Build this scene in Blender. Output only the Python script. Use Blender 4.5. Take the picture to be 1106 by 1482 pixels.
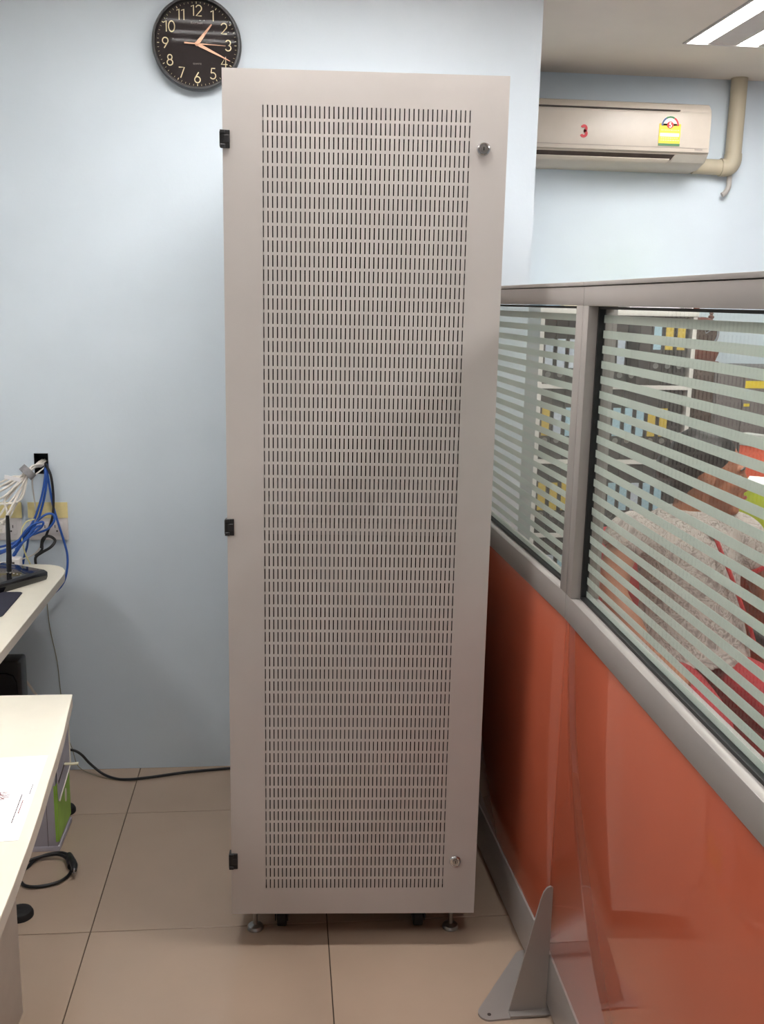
import bpy, bmesh, math, random
from mathutils import Vector, Matrix, Euler
for o in list(bpy.data.objects): bpy.data.objects.remove(o)
SC = bpy.context.scene
C = SC.collection
PI = math.pi
random.seed(7)

# ------------------------------------------------------------------ camera
PITCH, ROLL, YAW, CAMH = 0.2084, 0.0205, 0.1004, 1.5779
F0 = Vector((math.sin(YAW), math.cos(YAW), 0)); RT = Vector((math.cos(YAW), -math.sin(YAW), 0)); U0 = Vector((0, 0, 1))
FW = F0*math.cos(PITCH) - U0*math.sin(PITCH); UP = F0*math.sin(PITCH) + U0*math.cos(PITCH)
CR = RT*math.cos(ROLL) + UP*math.sin(ROLL); CU = -RT*math.sin(ROLL) + UP*math.cos(ROLL)
cd = bpy.data.cameras.new('camera'); cam = bpy.data.objects.new('camera', cd); C.objects.link(cam)
cam.matrix_world = Matrix(((CR.x, CU.x, -FW.x, 0), (CR.y, CU.y, -FW.y, 0), (CR.z, CU.z, -FW.z, CAMH), (0, 0, 0, 1)))
cd.sensor_fit = 'VERTICAL'; cd.sensor_height = 36; cd.lens = 1439.6/1482*36; cd.clip_start = .02
SC.camera = cam
# ------------------------------------------------------------------ world, exposure
wd = bpy.data.worlds.new('world'); SC.world = wd; wd.use_nodes = True
wd.node_tree.nodes['Background'].inputs[0].default_value = (.8, .85, .9, 1)
wd.node_tree.nodes['Background'].inputs[1].default_value = .3
SC.view_settings.view_transform = 'Standard'
try: SC.view_settings.look = 'None'
except Exception: pass
SC.view_settings.gamma = 1.0; SC.view_settings.use_curve_mapping = False
SC.view_settings.exposure = 1.3
# strength of the luminous strips in each ceiling fixture
LAMP = {'rack': 25.0, 'behind': 6.0, 'left': 10.0, 'office': 15.0, 'office_near': 19.0}
LAMP_COLOUR = (1.0, .985, .965)
CEIL = 2.583

# ------------------------------------------------------------------ materials
def lin(c):
    return tuple((v/255/12.92 if v/255 <= .04045 else ((v/255+.055)/1.055)**2.4) for v in c) + (1,)
def mat(name, col, rough=.5, metal=0, var=0, scale=20, bump=0, bscale=200, spec=.5, emit=0, sub=0, coat=0, stretch=None, col2=None):
    m = bpy.data.materials.new(name); m.use_nodes = True
    nt = m.node_tree; b = nt.nodes['Principled BSDF']
    b.inputs['Base Color'].default_value = lin(col); b.inputs['Roughness'].default_value = rough
    b.inputs['Metallic'].default_value = metal; b.inputs['Specular IOR Level'].default_value = spec
    if coat: b.inputs['Coat Weight'].default_value = coat; b.inputs['Coat Roughness'].default_value = .05
    if emit:
        b.inputs['Emission Color'].default_value = lin(col); b.inputs['Emission Strength'].default_value = emit
    if var or bump or col2:
        tc = nt.nodes.new('ShaderNodeTexCoord'); mp = nt.nodes.new('ShaderNodeMapping')
        nt.links.new(tc.outputs['Object'], mp.inputs[0])
        if stretch: mp.inputs['Scale'].default_value = stretch
    if var or col2:
        n = nt.nodes.new('ShaderNodeTexNoise'); n.inputs['Scale'].default_value = scale; n.inputs['Detail'].default_value = 4
        nt.links.new(mp.outputs[0], n.inputs['Vector'])
        r = nt.nodes.new('ShaderNodeValToRGB')
        a = [max(0, c*(1-var)) for c in col]; d = [min(255, c*(1+var)) for c in (col2 or col)]
        r.color_ramp.elements[0].color = lin(a); r.color_ramp.elements[1].color = lin(d)
        r.color_ramp.elements[0].position = .35; r.color_ramp.elements[1].position = .65
        nt.links.new(n.outputs[0], r.inputs[0]); nt.links.new(r.outputs[0], b.inputs['Base Color'])
    if bump:
        n2 = nt.nodes.new('ShaderNodeTexNoise'); n2.inputs['Scale'].default_value = bscale; n2.inputs['Detail'].default_value = 2
        nt.links.new(mp.outputs[0], n2.inputs['Vector'])
        bp = nt.nodes.new('ShaderNodeBump'); bp.inputs['Strength'].default_value = bump; bp.inputs['Distance'].default_value = .002
        nt.links.new(n2.outputs[0], bp.inputs['Height']); nt.links.new(bp.outputs[0], b.inputs['Normal'])
    return m
M = {}
M['wall'] = mat('wall_paint', (207, 218, 227), .75, var=.012, scale=3, bump=.12, bscale=90, spec=.3)
M['ceil'] = mat('ceiling_paint', (222, 214, 204), .9, var=.01, scale=4, spec=.2)
M['tile'] = mat('floor_tile', (178, 157, 139), .16, var=.018, scale=2.5, bump=.02, bscale=60, spec=.5)
M['grout'] = mat('grout', (70, 58, 48), .9)
M['rack'] = mat('rack_paint', (191, 185, 181), .5, var=.008, scale=8, bump=.10, bscale=900, spec=.35)
M['rackin'] = mat('rack_inner', (92, 88, 88), .6, var=.03)
M['black'] = mat('black_plastic', (22, 21, 23), .42, var=.05)
M['blackrub'] = mat('black_rubber', (26, 23, 24), .7, var=.05)
M['chrome'] = mat('chrome', (205, 205, 205), .18, 1, var=.02)
M['steel'] = mat('zinc_steel', (170, 168, 165), .32, 1, var=.03)
M['alu'] = mat('grey_aluminium', (162, 156, 152), .42, .3, var=.015, scale=6, stretch=(1, 1, 1))
M['orange'] = mat('orange_laminate', (186, 94, 68), .035, var=.02, scale=2, spec=.8, bump=.02, bscale=10)
M['whitetop'] = mat('white_laminate', (224, 218, 202), .4, var=.006)
M['edge'] = mat('edge_band', (190, 182, 170), .5, var=.01)
M['greypanel'] = mat('grey_panel', (186, 176, 166), .55, var=.012)
M['paper'] = mat('paper', (244, 243, 246), .8, var=.005)
M['ink'] = mat('ink', (52, 42, 48), .8, var=.05)
M['redink'] = mat('red_ink', (120, 52, 52), .8, var=.05)
M['ac'] = mat('ac_plastic', (188, 178, 166), .38, var=.01)
M['acgrey'] = mat('ac_grey', (196, 190, 180), .45, var=.02)
M['acdark'] = mat('ac_dark', (66, 54, 50), .6, var=.1)
M['duct'] = mat('duct_plastic', (184, 174, 152), .5, var=.03, scale=12, stretch=(1, 1, .15))
M['hose'] = mat('hose_grey', (165, 160, 155), .5, var=.03)
M['red'] = mat('red_print', (190, 40, 50), .5, var=.02)
M['yellow'] = mat('yellow_print', (228, 200, 50), .5, var=.02)
M['ygreen'] = mat('green_print', (60, 110, 70), .5, var=.02)
M['blueprint'] = mat('blue_print', (70, 90, 130), .5, var=.02)
M['whiteprint'] = mat('white_print', (240, 235, 220), .5, var=.01)
M['dial'] = mat('clock_dial', (57, 52, 52), .03, var=.03, spec=.035)
M['clockrim'] = mat('clock_rim', (30, 27, 28), .35, var=.03)
M['cream'] = mat('cream_print', (222, 208, 168), .45, var=.02)
M['gold'] = mat('rose_gold', (206, 160, 132), .4, .3, var=.02)
M['greyprint'] = mat('grey_print', (150, 140, 135), .5, var=.02)
M['wcable'] = mat('white_cable', (222, 216, 208), .5, var=.02)
M['bcable'] = mat('blue_cable', (38, 84, 165), .45, var=.04)
M['kcable'] = mat('black_cable', (22, 20, 22), .45, var=.05)
M['olivewire'] = mat('olive_wire', (128, 122, 96), .5, var=.03)
M['ycable'] = mat('yellow_cable', (214, 208, 150), .5, var=.03)
M['velcro'] = mat('velcro', (140, 138, 140), .9, var=.05, scale=80)
M['tape'] = mat('masking_tape', (224, 208, 150), .7, var=.03, scale=30)
M['plate'] = mat('socket_plastic', (214, 208, 206), .4, var=.01)
M['navy'] = mat('navy_pad', (36, 36, 52), .8, var=.05, scale=80)
M['gloss'] = mat('gloss_black', (20, 18, 22), .12, var=.05, coat=.4)
M['lav'] = mat('box_lavender', (196, 192, 204), .6, var=.012)
M['lime'] = mat('box_green', (168, 214, 92), .5, var=.03)
M['ivory'] = mat('ivory_plastic', (232, 226, 196), .5, var=.02)
M['shelfw'] = mat('bookcase_white', (226, 220, 214), .5, var=.01)
M['shelfin'] = mat('bookcase_grey', (160, 154, 150), .6, var=.02)
M['binder'] = mat('binder_charcoal', (60, 56, 55), .6, var=.04, scale=40)
M['binderk'] = mat('binder_black', (20, 20, 22), .6, var=.04, scale=40)
M['lblue'] = mat('label_blue', (165, 196, 210), .6, var=.06, scale=160)
M['lyellow'] = mat('label_yellow', (205, 176, 74), .6, var=.05, scale=160)
M['lwhite'] = mat('label_white', (190, 198, 210), .6, var=.06, scale=160)
M['brown'] = mat('dark_wood', (74, 58, 50), .5, var=.12, scale=6, stretch=(6, 6, .6))
M['greycab'] = mat('grey_brown_steel', (104, 96, 94), .5, var=.03)
M['clockwood'] = mat('mahogany', (104, 54, 38), .35, var=.16, scale=14, stretch=(1, 1, 3))
M['silver'] = mat('silver', (210, 210, 214), .25, 1, var=.02)
M['olive'] = mat('desk_wood', (150, 128, 92), .45, var=.08, scale=8, stretch=(.6, 5, 5))
M['limefile'] = mat('lime_file', (178, 190, 50), .5, var=.03)
M['salmon'] = mat('orange_fabric', (226, 98, 70), .8, var=.04, scale=120)
M['skin'] = mat('skin', (164, 106, 78), .55, var=.04, scale=30)
M['hair'] = mat('hair', (26, 20, 20), .45, var=.2, scale=60, stretch=(1, 1, .2))
M['lips'] = mat('lips', (160, 62, 62), .45, var=.04)
M['eyew'] = mat('eye_white', (230, 226, 220), .3, var=.01)
M['eyed'] = mat('eye_dark', (25, 18, 15), .2, var=.01)
M['trouser'] = mat('red_cloth', (158, 32, 42), .8, var=.06, scale=40)
M['trim'] = mat('red_trim', (178, 40, 44), .7, var=.05)
M['chairred'] = mat('chair_red', (206, 52, 60), .8, var=.05, scale=90)
M['chairdark'] = mat('chair_dark', (48, 44, 46), .6, var=.05)
M['gasket'] = mat('gasket', (14, 14, 16), .5, var=.05)
M['chairgrey'] = mat('pale_grey_rail', (200, 198, 194), .4, var=.02)
M['fixture'] = mat('fixture_white', (196, 190, 186), .5, var=.01)

def shirt_mat():
    m = bpy.data.materials.new('patterned_cloth'); m.use_nodes = True; nt = m.node_tree; b = nt.nodes['Principled BSDF']
    tc = nt.nodes.new('ShaderNodeTexCoord'); n = nt.nodes.new('ShaderNodeTexNoise'); n.inputs['Scale'].default_value = 24; n.inputs['Detail'].default_value = 5
    n.inputs['Distortion'].default_value = 1.6
    nt.links.new(tc.outputs['Object'], n.inputs['Vector'])
    r = nt.nodes.new('ShaderNodeValToRGB'); e = r.color_ramp.elements
    e[0].position = .34; e[0].color = lin((132, 120, 116)); e[1].position = .66; e[1].color = lin((176, 164, 156))
    for p, c in ((.43, (168, 156, 150)), (.49, (196, 186, 178)), (.52, (128, 116, 110)), (.57, (186, 174, 168))):
        k = e.new(p); k.color = lin(c)
    nt.links.new(n.outputs[0], r.inputs[0]); nt.links.new(r.outputs[0], b.inputs['Base Color']); b.inputs['Roughness'].default_value = .85
    return m
M['shirt'] = shirt_mat()

def glass_mat(name, ior, rough=0.0, tint=(1, 1, 1, 1)):
    m = bpy.data.materials.new(name); m.use_nodes = True; nt = m.node_tree
    for n in list(nt.nodes): nt.nodes.remove(n)
    o = nt.nodes.new('ShaderNodeOutputMaterial'); mx = nt.nodes.new('ShaderNodeMixShader'); t = nt.nodes.new('ShaderNodeBsdfTransparent'); g = nt.nodes.new('ShaderNodeBsdfGlossy'); f = nt.nodes.new('ShaderNodeFresnel')
    geo = nt.nodes.new('ShaderNodeNewGeometry'); mr = nt.nodes.new('ShaderNodeMapRange')      # same reflectance on the back face of the thin sheet
    mr.inputs['To Min'].default_value = ior; mr.inputs['To Max'].default_value = 1/ior
    nt.links.new(geo.outputs['Backfacing'], mr.inputs['Value']); nt.links.new(mr.outputs[0], f.inputs['IOR'])
    g.inputs['Roughness'].default_value = rough; t.inputs['Color'].default_value = tint
    nt.links.new(f.outputs[0], mx.inputs[0]); nt.links.new(t.outputs[0], mx.inputs[1]); nt.links.new(g.outputs[0], mx.inputs[2]); nt.links.new(mx.outputs[0], o.inputs[0])
    return m
M['pane'] = glass_mat('pane_glass', 1.5, .0, (.95, .98, .96, 1))
M['clockglass'] = glass_mat('clock_glass', 1.02)
def frosted():
    m = bpy.data.materials.new('frosted_film'); m.use_nodes = True; nt = m.node_tree; b = nt.nodes['Principled BSDF']; o = nt.nodes['Material Output']
    b.inputs['Base Color'].default_value = lin((222, 225, 221)); b.inputs['Roughness'].default_value = .7
    t = nt.nodes.new('ShaderNodeBsdfTranslucent'); t.inputs['Color'].default_value = lin((222, 227, 223))
    mx = nt.nodes.new('ShaderNodeMixShader'); mx.inputs[0].default_value = .5
    nt.links.new(b.outputs[0], mx.inputs[1]); nt.links.new(t.outputs[0], mx.inputs[2])
    tr = nt.nodes.new('ShaderNodeBsdfTransparent'); m2 = nt.nodes.new('ShaderNodeMixShader'); m2.inputs[0].default_value = .06
    nt.links.new(mx.outputs[0], m2.inputs[1]); nt.links.new(tr.outputs[0], m2.inputs[2]); nt.links.new(m2.outputs[0], o.inputs[0])
    return m
M['frost'] = frosted()
def lamp_mat(s):
    m = bpy.data.materials.new('lamp_glow'); m.use_nodes = True; b = m.node_tree.nodes['Principled BSDF']
    b.inputs['Base Color'].default_value = (.9, .9, .9, 1)
    b.inputs['Emission Color'].default_value = LAMP_COLOUR + (1,); b.inputs['Emission Strength'].default_value = s
    return m

# ------------------------------------------------------------------ mesh builder
def catmull(pts, k=6):
    P = [Vector(p) for p in pts]
    if len(P) < 3: return P
    out = []
    for i in range(len(P)-1):
        a = P[i-1] if i else P[0]*2 - P[1]; b = P[i]; c = P[i+1]; d = P[i+2] if i+2 < len(P) else P[-1]*2 - P[-2]
        for j in range(k):
            t = j/k
            out.append(.5*((2*b) + (c-a)*t + (2*a-5*b+4*c-d)*t*t + (3*b-a-3*c+d)*t**3))
    out.append(P[-1]); return out
class MB:
    def __init__(s): s.v = []; s.f = []
    def add(s, vs, fs):
        n = len(s.v); s.v += [tuple(v) for v in vs]; s.f += [tuple(i+n for i in f) for f in fs]; return s
    def box(s, x0, x1, y0, y1, z0, z1, mx=None):
        vs = [Vector((x, y, z)) for z in (z0, z1) for y in (y0, y1) for x in (x0, x1)]
        if mx: vs = [mx @ v for v in vs]
        return s.add(vs, [(0, 2, 3, 1), (4, 5, 7, 6), (0, 1, 5, 4), (2, 6, 7, 3), (0, 4, 6, 2), (1, 3, 7, 5)])
    def prism(s, poly, a, b, axis='z', mx=None):
        def P(u, w, t): return Vector({'z': (u, w, t), 'x': (t, u, w), 'y': (u, t, w)}[axis])
        n = len(poly); ar = sum(poly[i][0]*poly[(i+1) % n][1]-poly[(i+1) % n][0]*poly[i][1] for i in range(n))
        if ar < 0: poly = poly[::-1]
        vs = [P(u, w, a) for u, w in poly] + [P(u, w, b) for u, w in poly]
        if mx: vs = [mx @ v for v in vs]
        fs = [tuple(range(n))[::-1], tuple(range(n, 2*n))] + [(i, (i+1) % n, n+(i+1) % n, n+i) for i in range(n)]
        if axis == 'y': fs = [f[::-1] for f in fs]
        return s.add(vs, fs)
    def tube(s, pts, r, n=8, smooth=6, closed=False, flat=1.0):
        P = catmull(pts, smooth) if smooth else [Vector(p) for p in pts]
        R = r if isinstance(r, (list, tuple)) else None
        m = len(P); vs = []; fs = []
        up = None
        for i, p in enumerate(P):
            t = (P[min(i+1, m-1)] - P[max(i-1, 0)])
            t = t.normalized() if t.length > 1e-9 else Vector((0, 0, 1))
            if up is None:
                up = Vector((0, 0, 1)) if abs(t.z) < .9 else Vector((1, 0, 0))
            a = t.cross(up)
            if a.length < 1e-6: a = t.orthogonal()
            a.normalize(); b = a.cross(t).normalized(); up = b
            if R:
                q = i/(m-1)*(len(R)-1); k = min(int(q), len(R)-2); rr = R[k] + (R[k+1]-R[k])*(q-k)
            else: rr = r
            for j in range(n):
                an = 2*PI*j/n; vs.append(p + a*math.cos(an)*rr + b*math.sin(an)*rr*flat)
        for i in range(m-1):
            for j in range(n):
                fs.append((i*n+j, i*n+(j+1) % n, (i+1)*n+(j+1) % n, (i+1)*n+j))
        fs += [tuple(range(n))[::-1], tuple((m-1)*n+j for j in range(n))]
        return s.add(vs, fs)
    def cyl(s, p0, p1, r, n=20): return s.tube([p0, p1], r, n, 0)
    def lathe(s, prof, n=32, mx=None):
        vs = []; fs = []; m = len(prof)
        for r, z in prof:
            for j in range(n):
                a = 2*PI*j/n; v = Vector((r*math.cos(a), r*math.sin(a), z)); vs.append(mx @ v if mx else v)
        for i in range(m-1):
            for j in range(n): fs.append((i*n+j, i*n+(j+1) % n, (i+1)*n+(j+1) % n, (i+1)*n+j))
        if prof[0][0] > 1e-6: fs.append(tuple(range(n))[::-1])
        if prof[-1][0] > 1e-6: fs.append(tuple((m-1)*n+j for j in range(n)))
        return s.add(vs, fs)
    def ell(s, c, rx, ry, rz, mx=None, n=20, m=12):
        vs = []; fs = []
        for i in range(m+1):
            th = PI*i/m
            for j in range(n):
                a = 2*PI*j/n
                v = Vector((rx*math.sin(th)*math.cos(a), ry*math.sin(th)*math.sin(a), rz*math.cos(th)))
                if mx: v = mx @ v
                vs.append(v + Vector(c))
        for i in range(m):
            for j in range(n): fs.append((i*n+j, (i+1)*n+j, (i+1)*n+(j+1) % n, i*n+(j+1) % n))
        return s.add(vs, fs)
    def loft(s, secs, n=24):                       # (cx, cy, cz, rx, ry) horizontal ellipses
        vs = []; fs = []; m = len(secs)
        for cx, cy, cz, rx, ry in secs:
            for j in range(n):
                a = 2*PI*j/n; vs.append((cx+rx*math.cos(a), cy+ry*math.sin(a), cz))
        for i in range(m-1):
            for j in range(n): fs.append((i*n+j, i*n+(j+1) % n, (i+1)*n+(j+1) % n, (i+1)*n+j))
        fs += [tuple(range(n))[::-1], tuple((m-1)*n+j for j in range(n))]
        return s.add(vs, fs)
    def build(s, name, m, parent=None, bevel=0, seg=2, sharp=35, weld=False):
        me = bpy.data.meshes.new(name); me.from_pydata(s.v, [], s.f); me.update()
        bm = bmesh.new(); bm.from_mesh(me)
        if weld: bmesh.ops.remove_doubles(bm, verts=bm.verts, dist=1e-5)
        bmesh.ops.dissolve_degenerate(bm, dist=1e-6, edges=bm.edges)
        bmesh.ops.recalc_face_normals(bm, faces=bm.faces)
        if bevel:
            ed = [e for e in bm.edges if len(e.link_faces) == 2 and e.calc_face_angle(0) > .5]
            bmesh.ops.bevel(bm, geom=ed, offset=bevel, segments=seg, profile=.5, affect='EDGES', clamp_overlap=True)
        bm.to_mesh(me); bm.free()
        for p in me.polygons: p.use_smooth = True
        me.set_sharp_from_angle(angle=math.radians(sharp))
        me.materials.append(M[m] if isinstance(m, str) else m)
        o = bpy.data.objects.new(name, me); C.objects.link(o)
        if parent: attach(o, parent)
        return o
def attach(o, parent):
    o.parent = parent; o.matrix_parent_inverse = world_of(parent).inverted()
def world_of(o):
    m = o.matrix_basis.copy()
    return world_of(o.parent) @ o.matrix_parent_inverse @ m if o.parent else m
def thing(name, label, cat, loc=(0, 0, 0), rz=0, group=None):
    o = bpy.data.objects.new(name, None); C.objects.link(o); o.empty_display_size = .05
    o.location = loc; o.rotation_euler = (0, 0, rz); o['label'] = label; o['category'] = cat
    if group: o['group'] = group
    return o
def tag(o, label, cat, group=None):
    o['label'] = label; o['category'] = cat
    if group: o['group'] = group
    return o
def struct(o): o['kind'] = 'structure'; return o
def stuff(o): o['kind'] = 'stuff'; return o
def lab(o, t): o['label'] = t; return o

def ribbon(mb, pts, w, frame, depth=.0012):
    """flat stroke of width w along 2-D points; frame(u, v, d) -> 3-D"""
    n = len(pts); L = []; Rr = []
    for i, (x, y) in enumerate(pts):
        ax, ay = pts[max(i-1, 0)]; bx, by = pts[min(i+1, n-1)]
        tx, ty = bx-ax, by-ay; l = math.hypot(tx, ty) or 1
        nx, ny = -ty/l*w/2, tx/l*w/2
        L.append((x+nx, y+ny)); Rr.append((x-nx, y-ny))
    vs = [frame(u, v, depth) for u, v in L] + [frame(u, v, depth) for u, v in Rr] + [frame(u, v, 0) for u, v in L] + [frame(u, v, 0) for u, v in Rr]
    fs = []
    for i in range(n-1):
        fs += [(i, i+1, n+i+1, n+i), (2*n+i, i, i+1, 2*n+i+1)[::-1], (n+i, n+i+1, 3*n+i+1, 3*n+i)[::-1]]
    mb.add(vs, fs)
def arc(cx, cy, rx, ry, a0, a1, n=14):
    return [(cx+rx*math.cos(math.radians(a0+(a1-a0)*i/n)), cy+ry*math.sin(math.radians(a0+(a1-a0)*i/n))) for i in range(n+1)]
DIG = {
 '0': (.62, [arc(.31, .5, .29, .48, 90, 450, 28)]),
 '1': (.34, [[(.02, .84), (.26, .98), (.26, 0)]]),
 '2': (.6, [arc(.30, .70, .27, .28, 165, -35, 16) + [(.04, .02), (.58, .02)]]),
 '3': (.58, [arc(.27, .74, .23, .24, 160, -90, 16), arc(.27, .26, .27, .25, 90, -160, 16)]),
 '4': (.62, [[(.44, 0), (.44, .98), (.02, .27), (.62, .27)]]),
 '5': (.58, [[(.50, .98), (.16, .98), (.10, .56)] + arc(.27, .30, .28, .29, 120, -150, 18)]),
 '6': (.6, [[(.42, .98), (.06, .42)] + arc(.30, .29, .27, .28, 155, 155+360, 26)]),
 '7': (.58, [[(.02, .97), (.56, .97), (.18, 0)]]),
 '8': (.6, [arc(.3, .74, .21, .23, 90, 450, 22), arc(.3, .26, .27, .26, 90, 450, 24)]),
 '9': (.6, [[(.18, .02), (.54, .58)] + arc(.30, .71, .27, .28, -25, -385, 26)]),
}
def number(mb, txt, cx, cy, h, w, frame, depth=.0012, gap=.12):
    tot = sum(DIG[c][0] for c in txt)*h + gap*h*(len(txt)-1); x = cx - tot/2
    for c in txt:
        for st in DIG[c][1]: ribbon(mb, [(x+u*h, cy-h/2+v*h) for u, v in st], w, frame, depth)
        x += (DIG[c][0]+gap)*h
def text_mesh(name, s, size, m, mx, parent, depth=.0006):
    cu = bpy.data.curves.new(name, 'FONT'); cu.body = s; cu.size = size; cu.align_x = 'CENTER'; cu.align_y = 'CENTER'; cu.extrude = depth; cu.resolution_u = 2
    t = bpy.data.objects.new(name+'_source', cu); C.objects.link(t)
    dg = bpy.context.evaluated_depsgraph_get(); dg.update()
    me = bpy.data.meshes.new_from_object(t.evaluated_get(dg)); bpy.data.objects.remove(t)
    me.transform(mx); me.materials.clear(); me.materials.append(M[m]); me.name = name
    o = bpy.data.objects.new(name, me); C.objects.link(o); attach(o, parent); return o

# ------------------------------------------------------------------ setting
WY, BY, CX = 3.211, 4.60, .785            # near wall, far wall, corner
XL, XR, YN = -2.6, 3.6, -2.6
def wall(name, *b): return struct(MB().box(*b).build(name, 'wall'))
# near wall block with the black cable outlet cut out of it (a real recess)
hx0, hx1, hz0, hz1 = -.789, -.745, 1.020, 1.086
w = MB()
w.box(XL, hx0, WY, BY+.1, 0, CEIL); w.box(hx1, CX, WY, BY+.1, 0, CEIL)
w.box(hx0, hx1, WY, BY+.1, 0, hz0); w.box(hx0, hx1, WY, BY+.1, hz1, CEIL); w.box(hx0, hx1, WY+.06, BY+.1, hz0, hz1)
wall_back = struct(w.build('wall_back', 'wall'))
wall('wall_alcove', CX, XR, BY, BY+.1, 0, CEIL)
wall('wall_right', XR, XR+.1, YN, BY+.1, 0, CEIL)
wall('wall_left', XL-.1, XL, YN, BY+.1, 0, CEIL)
wall('wall_front', XL-.1, XR+.1, YN-.1, YN, 0, CEIL)
# ceiling with openings for the recessed light fittings
FIX = []                                     # (x0, x1, y0, y1, along, strength, strip centres)
FIX.append((-.46, .77, 1.92, 2.44, 'x', LAMP['rack'], (2.043, 2.170, 2.324)))
FIX.append((-.95, .28, .25, .85, 'x', LAMP['behind'], (.35, .55, .75)))
FIX.append((-2.2, -1.6, .3, 1.53, 'y', LAMP['left'], (-2.1, -1.9, -1.7)))  # out-of-view light added to brighten the left side
FIX.append((1.54, 2.06, 2.82, 4.03, 'y', LAMP['office'], (1.596, 1.800, 2.004)))
FIX.append((1.52, 2.12, .6, 1.83, 'y', LAMP['office_near'], (1.60, 1.80, 2.01)))
xs = sorted({XL-.1, XR+.1} | {v for f in FIX for v in f[:2]}); ys = sorted({YN-.1, BY+.1} | {v for f in FIX for v in f[2:4]})
cm = MB()
for i in range(len(xs)-1):
    for j in range(len(ys)-1):
        mx_, my_ = (xs[i]+xs[i+1])/2, (ys[j]+ys[j+1])/2
        if any(f[0] < mx_ < f[1] and f[2] < my_ < f[3] for f in FIX): continue
        cm.box(xs[i], xs[i+1], ys[j], ys[j+1], CEIL, CEIL+.12)
struct(cm.build('ceiling', 'ceil'))
fl_lab = ['white three-strip ceiling light above the grey rack', 'white three-strip ceiling light above the viewer, over the foreground desk', 'added three-strip fill light, out of view over the left side of the room',
          'white recessed ceiling light with bright strips near the air conditioner', 'white three-strip ceiling light over the striped partition']
for k, (x0, x1, y0, y1, al, st, cs) in enumerate(FIX):
    t = thing('ceiling_light', fl_lab[k], 'ceiling light', ((x0+x1)/2, (y0+y1)/2, CEIL))
    h = MB(); e = .003
    h.box(x0+e, x1-e, y0+e, y1-e, CEIL+.07, CEIL+.075)
    h.box(x0+e, x0+.014, y0+e, y1-e, CEIL-.004, CEIL+.07); h.box(x1-.014, x1-e, y0+e, y1-e, CEIL-.004, CEIL+.07)
    h.box(x0+.014, x1-.014, y0+e, y0+.014, CEIL-.004, CEIL+.07); h.box(x0+.014, x1-.014, y1-.014, y1-e, CEIL-.004, CEIL+.07)
    # flat white infill between the strips
    hw = .024 if al == 'x' else .035
    edges = [((y0 if al == 'x' else x0)+.014)] + [v for c in cs for v in (c-hw-.006, c+hw+.006)] + [((y1 if al == 'x' else x1)-.014)]
    for a, b in zip(edges[0::2], edges[1::2]):
        if b-a < .004: continue
        if al == 'x': h.box(x0+.014, x1-.014, a, b, CEIL-.001, CEIL+.03)
        else: h.box(a, b, y0+.014, y1-.014, CEIL-.001, CEIL+.03)
    h.build('housing', 'fixture', t)
    lm = lamp_mat(st)
    for c in cs:
        b = MB()
        if al == 'x': b.prism([(c-hw, CEIL+.03), (c-hw, CEIL+.004), (c+hw, CEIL+.004), (c+hw, CEIL+.03)], x0+.02, x1-.02, 'x')
        else: b.prism([(c-hw, CEIL+.03), (c-hw, CEIL+.004), (c+hw, CEIL+.004), (c+hw, CEIL+.03)], y0+.02, y1-.02, 'y')
        b.build('light_strip', lm, t)
# floor
fl = struct(MB().box(XL-.1, XR+.1, YN-.1, BY+.1, -.12, -.006).build('floor', 'grout'))
TA, TB, TS = -.489, 2.304, .6
tile_cache = {}
i0 = math.floor((XL-TA)/TS); i1 = math.ceil((XR-TA)/TS); j0 = math.floor((YN-TB)/TS); j1 = math.ceil((BY-TB)/TS)
for i in range(i0, i1):
    for j in range(j0, j1):
        g = .0012
        x0, x1, y0, y1 = max(TA+i*TS+g, XL), min(TA+(i+1)*TS-g, XR), max(TB+j*TS+g, YN), min(TB+(j+1)*TS-g, BY)
        if y1 > WY and x0 < CX:
            if x1 <= CX: y1 = min(y1, WY)
            elif y0 >= WY: x0 = CX
            else: y1 = y1 if x1-CX > .3 and False else y1
        if x1-x0 < .01 or y1-y0 < .01: continue
        key = (round(x1-x0, 4), round(y1-y0, 4))
        if key not in tile_cache:
            o = MB().box(0, x1-x0, 0, y1-y0, -.006, 0).build('tile', 'tile', None, bevel=.0008, seg=1); tile_cache[key] = o.data
        else:
            o = bpy.data.objects.new('tile', tile_cache[key]); C.objects.link(o)
        o.location = (x0, y0, 0); attach(o, fl)

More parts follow.
